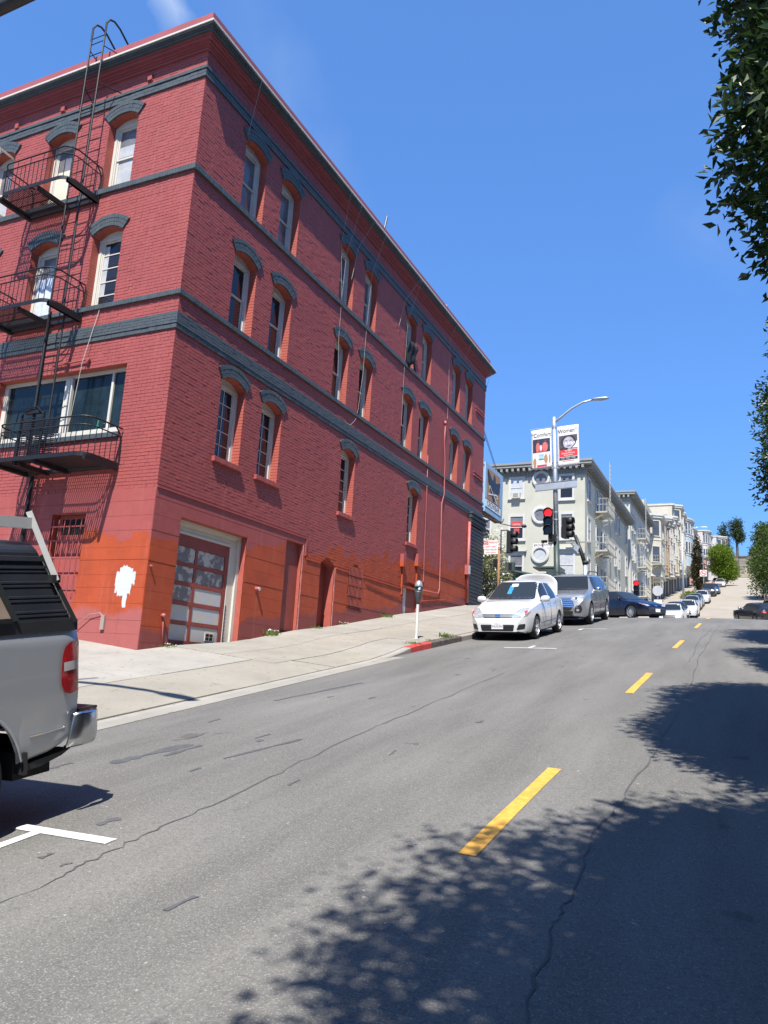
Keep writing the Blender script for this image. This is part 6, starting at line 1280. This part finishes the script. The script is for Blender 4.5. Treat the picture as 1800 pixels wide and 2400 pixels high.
# ---- bay-windowed houses
m_glf = M('far_glass', (.06,.07,.08), .1, var=.3, vs=2)
def house(y0, y1, zt, col, label, bays=(.5,), proj=1.0, xf=-10.4, trim=None, gap=0, flr=3.0, corn=True, xb=-24, trimc=None, round_=False):
    zb = prof(y0)-1; e = thing('house', label, 'house', (xf,y0,zb+1), group='bay-windowed houses up the hill'); mat = wallmat('house_'+'_'.join(str(int(c_*100)) for c_ in col), col); trim = trim or m_trimw
    MB().box(xb,xf,y0,y1,zb,zt-.05).build('wall', mat, e); MB().box(xb,xf+.02,y0-.02,y1+.02,zt-.05,zt+.1).build('roof', m_trimg, e)
    if corn: MB().box(xb,xf+.35,y0-.1,y1+.1,zt-.28,zt-.06).build('cornice', trim, e)
    zb1 = prof((y0+y1)/2)+2.9; nb = len(bays)
    for f in bays:
        yc = y0+(y1-y0)*f; w = (y1-y0)*.86/nb; cut = min(.75, w*.28)
        def plan(o): 
            if round_: return [(xf-.02,yc-w/2-o)]+[(xf+(proj+o)*math.sin(math.pi*k/10), yc-(w/2+o)*math.cos(math.pi*k/10)) for k in range(1,10)]+[(xf-.02,yc+w/2+o)]
            return [(xf-.02,yc-w/2-o),(xf+proj+o,yc-w/2+cut-o*.5),(xf+proj+o,yc+w/2-cut+o*.5),(xf-.02,yc+w/2+o)]
        def pris(o, z0, z1, nm, m_):
            Pn = plan(o); n = len(Pn); b = MB(); b.add([(x,y,z0) for x,y in Pn]+[(x,y,z1) for x,y in Pn], [tuple(range(n))[::-1], tuple(range(n,2*n))]+[(i,(i+1)%n,n+(i+1)%n,n+i) for i in range(n)]); return b.build(nm, m_, e)
        pris(0, zb1, zt-.35, 'bay', mat); pris(.10, zb1-.15, zb1, 'bay_base', trim); pris(.22, zt-.45, zt-.2, 'bay_cornice', trim); pris(.32, zt-.2, zt+.02, 'bay_cornice', trim)
        z = zt-.75-1.75
        while z > zb1+.4:
            # windows on the slanted downhill face and on the front face
            for q in range(len(plan(0))-1):
                p0, p1 = Vector((*plan(0)[q],0)), Vector((*plan(0)[q+1],0)); L = (p1-p0).length
                if L < .35 or q == len(plan(0))-2: continue
                ax = (p1-p0).normalized(); nn = Vector((ax.y,-ax.x,0)); hw = min(.45, L*.32); mid = (p0+p1)/2
                Tw = lambda a, d, z_, mid=mid, ax=ax, nn=nn: tuple(mid+ax*a+nn*d+Vector((0,0,z_)))
                b = MB(); b.boxT(Tw,-hw-.08,-hw,0,.06,z-.05,z+1.8).boxT(Tw,hw,hw+.08,0,.06,z-.05,z+1.8).boxT(Tw,-hw,hw,0,.06,z+1.7,z+1.8).boxT(Tw,-hw-.1,hw+.1,0,.1,z-.13,z-.05); w_ = b.build('window', trimc or trim, e); MB().boxT(Tw,-hw,hw,.005,.02,z-.05,z+1.7).boxT(Tw,-hw,hw,.02,.04,z+.8,z+.85).build('pane', m_glf, w_)
            if z-.6 > zb1+.5: pris(.06, z-.55, z-.42, 'bay_belt', trim)
            z -= flr
    # street level
    for k in range(2): ya = y0+(y1-y0)*(.12+.45*k); MB().box(xf-.1,xf+.04,ya,ya+(y1-y0)*.3,prof(ya)-.2,prof(ya)+2.3).build('entrance', m_trimd, e)
    return e
house(92,98.4,20.1,(.62,.57,.44),'cream bay-windowed house next above the sage blocks',(.5,),1.1)
house(98.6,104.6,20.8,(.55,.36,.19),'tan bay-windowed house between two cream ones',(.28,.74),1.0,trim=m_trimg)
house(104.8,112.5,22.4,(.58,.50,.43),'pinkish cream bay-windowed house with a dark cornice',(.27,.75),1.0,trim=m_trimw)
house(112.7,120,24.2,(.64,.58,.42),'pale yellow bay-windowed house below the tall cream one',(.28,.75),1.0)
house(120.2,131,27.6,(.66,.60,.48),'tall cream house with a flat projecting top',(.3,.78),1.1)
house(133,150,28.4,(.50,.58,.62),'light blue house with a rounded bay behind the far lamp',(.3,.76),1.5,xf=-10.2,round_=True,flr=3.2)
house(157,163,25.8,(.58,.33,.30),'small pink house low behind the dark column tree',(.5,),.8,xf=-8.6,trimc=m_trimw)
house(165,176,32.2,(.66,.58,.54),'pale pink white house with a rounded bay near the hilltop',(.25,.7),1.3,xf=-8.6,round_=True)
house(178,186,33.4,(.62,.62,.60),'white house near the top of the hill',(.5,),1.0,xf=-6.6)
house(187,196,35.0,(.50,.20,.13),'terracotta house at the top of the hill',(.5,),1.0,xf=-6.0,trim=m_trimw)
rb = thing('rooftop_house', 'cream rooftop storey with shingled side above the bay houses', 'house', (-14,97,20)); MB().box(-20,-11.6,97.5,110,19,21.6).build('shingled_side', wallmat('shingle_brown', (.32,.17,.09), .25), rb); MB().box(-19,-11.9,100,112,21.6,23.6).build('wall', wallmat('cream_roof_storey', (.62,.56,.42)), rb); fwin(lambda a, d, z: (a, 100-d, z), rb, -14.6,-13.6,21.9,23.2,.1)
# ---- retaining wall with steps at the head of the street
rw = thing('retaining_wall', 'grey stone retaining wall with a stair closing the street', 'wall', (0,193,26)); m_rw = wallmat('wall_stone', (.30,.28,.23), .3, .5, .7); m_rwd = wallmat('wall_dark', (.14,.125,.10), .4, .5)
b = MB(); k = -9.0
while k < 14:
    z = 25.8
    while z < 30.9: b.box(k+.03,k+1.55,193.0-rnd.uniform(0,.12),193.4,z+.02,z+.60); z += .62
    k += 1.58
b.box(-9,14,193.2,194,25.5,31.0); b.build('stonework', m_rw, rw); MB().box(-9.2,14,192.85,194.1,31.0,31.35).build('coping', m_rwd, rw); b = MB()
for i in range(9): b.box(-2.2+.12*i,2.4,191.3+.18*i,193,26.2+i*.28,26.2+(i+1)*.28)
b.build('steps', wallmat('step_concrete', (.40,.36,.27), .2), rw); MB().box(-4.6,-2.5,191.5,193,25.8,30.2).build('pier', m_rwd, rw); MB().box(2.4,6,191.8,193,25.8,28.6).build('planter', m_rwd, rw)
# overhead wires across Broadway
for k, (a, bb, lb) in enumerate((((-10.55,31.5,10.9),(-30,90,16.5),'thin overhead wire leaving the red building above the pub sign'),)):
    o = MB().tube([a, bb], .012, 4).build('wire', m_sigb); tag(o, lb, 'wire')
# ---- fading masses of houses behind, beyond the left fronts
# ================================================================== TREES AND PLANTS
def leafmat(name, col, v=.35, tr=.25, ro=.38):
    m, t, b = newmat(name); g = nd(t, 'ShaderNodeNewGeometry'); p = g.outputs['Position']
    n = ramp(t, noise(t, p, 3.5, 3, .6), .3, .7); n2 = ramp(t, noise(t, p, 21, 2, .5), .25, .75)
    c = mixc(t, n, tuple(x*(1-v) for x in col), tuple(x*(1+v) for x in col)); c = mixc(t, mathn(t, 'MULTIPLY', n2, .4), c, tuple(min(1, x*q) for x, q in zip(col, (1.9,1.6,1.1))))
    t.links.new(c, b.inputs['Base Color']); b.inputs['Roughness'].default_value = ro; b.inputs['Specular IOR Level'].default_value = .45 if ro < .5 else .2
    tl = nd(t, 'ShaderNodeBsdfTranslucent'); t.links.new(c, tl.inputs[0]); mx_ = nd(t, 'ShaderNodeMixShader'); mx_.inputs[0].default_value = tr
    t.links.new(b.outputs[0], mx_.inputs[1]); t.links.new(tl.outputs[0], mx_.inputs[2]); out = t.nodes['Material Output']; t.links.new(mx_.outputs[0], out.inputs[0]); return m
m_ficus = leafmat('ficus_leaf', (.028,.060,.016)); m_lime = leafmat('lime_leaf', (.13,.20,.02), ro=.55); m_cyp = leafmat('cypress_leaf', (.045,.042,.016)); m_poplar = leafmat('poplar_leaf', (.04,.065,.025), ro=.6); m_olive = leafmat('olive_leaf', (.20,.22,.085)); m_grass = leafmat('weed_leaf', (.10,.17,.03)); m_bark = M('bark', (.11,.085,.06), .9, var=.3, vs=6, bump=.6, bs=20); m_dkleaf = leafmat('dark_leaf', (.055,.088,.02), ro=.6)
def leaves(centres, dirs, L, wf, seed, jit=.7, fold=.25):
    rg = np.random.default_rng(seed); n = len(centres)
    d = dirs+rg.normal(0, jit, (n,3)); d /= np.linalg.norm(d, axis=1, keepdims=True)+1e-9
    up = rg.normal(0, 1, (n,3)); up[:,2] += .8; s = np.cross(d, up); s /= np.linalg.norm(s, axis=1, keepdims=True)+1e-9; nn = np.cross(s, d)
    Ls = (L*rg.uniform(.65,1.2,n))[:,None]; w = Ls*wf*.5
    b0 = centres; tip = centres+d*Ls-nn*Ls*.12; m1 = centres+d*Ls*.45+s*w+nn*w*fold*2; m2 = centres+d*Ls*.45-s*w+nn*w*fold*2
    V = np.stack([b0, m1, tip, m2], 1).reshape(-1,3); i = 4*np.arange(n)[:,None]
    F = np.concatenate([i+np.array([[0,1,2]]), i+np.array([[0,2,3]])], 0); return V, F
def crown_pts(ells, n, seed, lump=.22, shell=.55, twig=10, spread=.14, boxy=1.0):
    rg = np.random.default_rng(seed); C, D = [], []; vol = np.array([e[3]*e[4]*e[5] for e in ells])**.67; per = (n*vol/vol.sum()/twig).astype(int)
    for e, k in zip(ells, per):
        u = rg.normal(0, 1, (k,3)); u /= np.linalg.norm(u, axis=1, keepdims=True); ph = rg.uniform(0, 6, 6)
        if boxy < 1: u = np.sign(u)*np.abs(u)**boxy; u /= (np.abs(u)**4).sum(1, keepdims=True)**.25
        bump = 1+lump*(np.sin(u[:,0]*5+ph[0])*np.sin(u[:,1]*4+ph[1])+.6*np.sin(u[:,2]*7+ph[2]+u[:,0]*3))
        r = bump*(shell+(1-shell)*rg.uniform(0,1,k)**.6)*np.where(rg.uniform(0,1,k) < .03, rg.uniform(1.0,1.06,k), 1.0)
        c = np.array(e[:3])+u*r[:,None]*np.array(e[3:6])
        cc = np.repeat(c, twig, 0); uu = np.repeat(u, twig, 0); t = np.clip(rg.normal(0, spread, cc.shape), -spread*1.5, spread*1.5); cc = cc+t
        C.append(cc); D.append(uu*.7)
    return np.concatenate(C), np.concatenate(D)
def tree(name, label, base, ells, n, L, wf, mat, seed, trunk=(.16,.08), group=None, lump=.22, shell=.5, spread=.14, limbs=7, bark=None, jit=.7, cat='tree', lean=(0,0), twig=10, core=0, boxy=1.0):
    e = thing(name, label, cat, base, group=group); C, D = crown_pts(ells, n, seed, lump, shell, twig, spread, boxy); V, F = leaves(C, D, L, wf, seed+1, jit)
    if core:
        C2, D2 = crown_pts([(*q[:3], q[3]*.80, q[4]*.80, q[5]*.80) for q in ells], core, seed, lump, .25, 2, .05, boxy); V2, F2 = leaves(C2, D2, L*2.3, .7, seed+5, 1.2); F2 = F2+len(V); V = np.concatenate([V, V2]); F = np.concatenate([F, F2])
    npmesh('crown', V, F, mat, e, org=base)
    rg = random.Random(seed); b = MB(); top = Vector(ells[0][:3]); B = Vector(base); h = top-B; P = [B+Vector((0,0,-.2))]+[B+h*t+Vector((rg.uniform(-.05,.05)*h.z*.15, rg.uniform(-.05,.05)*h.z*.15, 0)) for t in (.25,.5,.75,1)]
    b.tube(P, [trunk[0]*1.25,trunk[0],trunk[0]*.85,trunk[0]*.6,trunk[1]*.5], 9)
    for k in range(limbs):
        el = rg.choice(ells); t = rg.uniform(.45,.9); p = B+h*t; q = Vector(el[:3])+Vector((rg.uniform(-1,1)*el[3], rg.uniform(-1,1)*el[4], rg.uniform(-.4,.9)*el[5]))*.75; b.tube([p, p+(q-p)*.5+Vector((0,0,.15)), q], [trunk[1],trunk[1]*.6,trunk[1]*.2], 6)
    b.build('trunk', bark or m_bark, e, smooth=True)
    if core:
        b = MB(); st = max(1, len(C)//twig//700)
        for i in range(0, len(C), twig*st):
            p = C[i:i+twig].mean(0); q = top+(Vector(p)-top)*.72; p = Vector(p); b.tube([q, (p+q)/2+Vector((0,0,-.03)), p], [.012,.008,.003], 3, caps=False)
        b.build('twigs', bark or m_bark, e, kind='stuff')
    return e
def zsr(y): return zr(RX, y)+.14
GR = 'clipped street trees along the right kerb'
tree('street_tree', 'dense street tree overhead beside the camera, only its shadow showing', (3.9,-.2,zsr(-.2)), [(2.75,.1,4.7,2.95,2.6,1.7)], 60000, .11, .46, m_ficus, 11, (.2,.1), GR, limbs=9, shell=.7, core=34000, lump=.13, boxy=.85)
tree('street_tree', 'nearest dark glossy street tree at the upper right edge', (4.0,6.4,zsr(6.4)), [(2.75,6.5,4.9,2.5,2.6,2.0),(2.8,6.3,6.5,2.45,2.4,1.5)], 190000, .105, .46, m_ficus, 21, (.2,.1), GR, limbs=9, shell=.76, core=60000, lump=.10, boxy=.75, spread=.11)
tree('street_tree', 'second street tree just showing at the right edge below the nearest', (4.0,14.2,zsr(14.2)), [(3.2,14.2,5.5,2.4,2.7,1.6)], 70000, .11, .46, m_ficus, 31, (.2,.1), GR, shell=.74, core=36000, lump=.10, boxy=.75, spread=.11)
tree('street_tree', 'third street tree down the right kerb, out of view except its shadow', (4.0,20.3,zsr(20.3)), [(2.9,20.6,6.0,2.5,2.8,1.8)], 30000, .13, .46, m_ficus, 41, (.2,.1), GR, shell=.7, core=28000, lump=.12, boxy=.8)
tree('street_tree', 'large dark tree across Broadway on the right of the hill', (4.2,76,zsr(76)), [(3.0,75,10.6,2.9,3,2.2),(3.3,77,13.2,2.4,3,2.4),(2.6,79,12,2.6,3,1.8)], 30000, .22, .5, m_dkleaf, 51, (.25,.14), 'trees on the right of the hill', spread=.25)
tree('street_tree', 'dark tree behind the large one on the right of the hill', (3.6,104,zsr(104)), [(2.6,104,16.0,2.6,4,2.6),(2.0,106,19.6,1.5,2.5,1.6),(2.8,108,18,2.4,3,2.2)], 16000, .34, .5, m_dkleaf, 61, (.25,.14), 'trees on the right of the hill', spread=.3)
tree('street_tree', 'round dark shrubby tree at the top right of the hill', (4.6,150,zsr(150)), [(4.4,150,22.4,2.6,4,2.4),(4.9,168,26,3.2,6,2.6)], 8000, .4, .5, m_dkleaf, 71, (.25,.14), 'trees on the right of the hill', spread=.35)
tree('street_tree', 'bright green round tree leaning over the parked cars uphill', (-5.7,152,zr(KX,152)), [(-4.6,151,22.9,2.2,2.4,1.9),(-4.9,150,24.8,1.9,2.2,1.5),(-3.9,151,21.6,1.6,2,1.3)], 14000, .30, .5, m_lime, 81, (.28,.16), 'trees on the left of the hill', spread=.3, lump=.12)
tree('cypress_tree', 'narrow brownish column tree in front of the light blue house', (-7.0,120,zr(KX,120)+.1), [(-7.0,120,17.0,.85,.85,2.6),(-7.05,120,19.5,.55,.55,2.9)], 9000, .26, .4, m_cyp, 91, (.18,.1), 'trees on the left of the hill', spread=.16, lump=.1)
tree('shrub', 'low green shrub at the foot of the column tree', (-7.1,104,zr(KX,104)+.1), [(-7.1,104,zr(KX,104)+.4,1.0,1.5,.5)], 1500, .25, .5, m_lime, 95, (.05,.03), None, limbs=2, cat='shrub', spread=.15)
tree('poplar_tree', 'tall thin tree on the hilltop, left of the pair', (-5.3,198,30), [(-5.6,198,36.6,1.1,1.1,3.2),(-5.9,198,33.5,1.7,1.5,1.6)], 3000, .42, .5, m_poplar, 101, (.3,.16), 'tall trees on the hilltop', spread=.4, shell=.3)
tree('poplar_tree', 'taller thin tree on the hilltop with a bare pale trunk', (-2.9,199,30), [(-3.0,199,38.6,1.25,1.3,2.6),(-2.3,199,36.8,.9,1.0,1.2)], 3000, .42, .5, m_poplar, 111, (.34,.2), 'tall trees on the hilltop', spread=.4, shell=.3)
tree('shrub', 'dark bush standing on the retaining wall', (.9,196,31), [(.9,196,32.4,1.2,1.2,1.3)], 1500, .4, .5, m_dkleaf, 115, (.1,.06), None, limbs=2, cat='shrub', spread=.3)
o = MB().tube([(.2,197,31),(.05,197,34.2)], [.10,.05], 6).build('bare_pole', m_bark); tag(o, 'bare leaning pole standing above the retaining wall', 'pole')
tree('street_tree', 'dark tree mass under the tall trees beside the terracotta house', (-7.2,180,24.5), [(-5.2,180,26.0,2.2,2.5,1.8)], 3000, .4, .5, m_dkleaf, 118, (.2,.1), 'trees on the left of the hill', spread=.35)
# flowering shrub tree at the Broadway corner behind the post
tree('flowering_tree', 'loose pale flowering tree behind the rusty post', (-12.2,37.5,profs(37.5)), [(-12.0,37.5,5.8,.95,.9,1.5),(-11.7,37.4,4.9,.8,.8,1.1)], 5200, .13, .5, m_olive, 121, (.07,.04), None, spread=.16, shell=.2, cat='tree')
C, D = crown_pts([(-12.0,37.5,5.9,1.0,.95,1.5),(-11.7,37.4,4.9,.85,.8,1.1)], 1100, 131, .3, .6, 4, .08); V, F = leaves(C, D, .10, .8, 132, 1.0); pr_ = [o for o in COL.objects if o.name.startswith('flowering_tree')][0]; npmesh('blossom', V, F, M('blossom_white', (.72,.70,.60), .7, var=.1), pr_, org=(-12.2,37.5,profs(37.5)))
# weeds
def weed(label, x, y, r, h, n, seed, zf, flowers=False):
    rg = np.random.default_rng(seed); z = zf(x,y); c = np.stack([x+rg.normal(0,r,n), y+rg.normal(0,r*1.4,n), np.full(n,z)], 1); d = np.stack([rg.normal(0,.5,n), rg.normal(0,.5,n), np.ones(n)], 1)
    V, F = leaves(c, d, h, .16, seed, .2); o = npmesh('weed_tuft', V, F, m_grass); tag(o, label, 'weeds')
    if flowers: V, F = leaves(c[:n//5]+np.array([0,0,h*.9]), d[:n//5], .03, 1, seed+1, 1.); f_ = npmesh('flower', V, F, M('flower_white', (.75,.74,.66), .6, var=.05), o, kind='stuff')
zq = lambda x, y: zs(x,y)-.005
weed('flowering weeds at the wall right of the garage', -10.30,15.75,.10,0.132,96,1,zq,True); weed('small weeds at the wall left of the garage', -10.30,12.1,.09,0.072,54,2,zq,True); weed('weed tuft at the foot of the wall between the two doors', -10.28,17.75,.08,0.084,60,3,zq); weed('weed tuft at the wall below the barred window', -10.28,22.0,.10,0.120,90,4,zq); weed('small weeds at the wall right of the second door', -10.3,19.3,.06,0.072,36,5,zq,True)
weed('grass growing behind the red kerb', -7.0,16.5,.09,0.078,84,6,zq); weed('grass behind the kerb nearest the white sedan', -7.0,18.6,.10,0.120,120,7,zq); weed('sparse grass between the red kerb and the sedan', -7.0,17.5,.07,0.060,54,8,zq)
# ================================================================== BUILDINGS BEHIND THE RIGHT-HAND TREES (out of frame, they shade and reflect)
m_rb1 = wallmat('buff_brick', (.30,.22,.16), .15); m_rb2 = wallmat('grey_stucco', (.34,.33,.31), .1)
TR_ = lambda a, d, z: (8.2-d, a, z)
for y0, y1, zt, mt_, lb in ((-34,-12,8.5,m_rb2,'grey stuccoed building behind the viewpoint on the right pavement'),(-11.8,8,12.5,m_rb1,'buff brick building beside the viewpoint on the right pavement'),(8.2,31,15.5,m_rb2,'tall grey stuccoed building on the right corner of Broadway')):
    zb = prof(y0)-1; e = thing('building', lb, 'building', (8.2,y0,zb)); MB().box(8.2,24,y0,y1,zb,zt).build('wall', mt_, e); MB().box(7.9,24.2,y0-.1,y1+.1,zt,zt+.35).build('cornice', m_trimg, e)
    y = y0+1.5
    while y+1.2 < y1:
        z = zt-2.4
        while z > prof(y)+1.0: fwin(TR_, e, y, y+1.1, z, z+1.6, .1); z -= 3.1
        y += 2.6

e = thing('building', 'unseen low plastered block added behind the pickup to cut sky light', 'building', (-10.6,-40,-7)); MB().box(-40,-10.8,-40,-9,-8,7.5).build('wall', m_rb2, e); MB().box(-40.2,-10.5,-40,-8.8,7.5,7.9).build('parapet', m_trimg, e)  # out-of-view block, added to cut sky light on the south brick wall
for k in range(6):
    for z in (1.2,4.4): fwin(lambda a, d, zz: (a, -9+d, zz), e, -14.5-k*3.6, -13.2-k*3.6, z, z+1.7, .1)
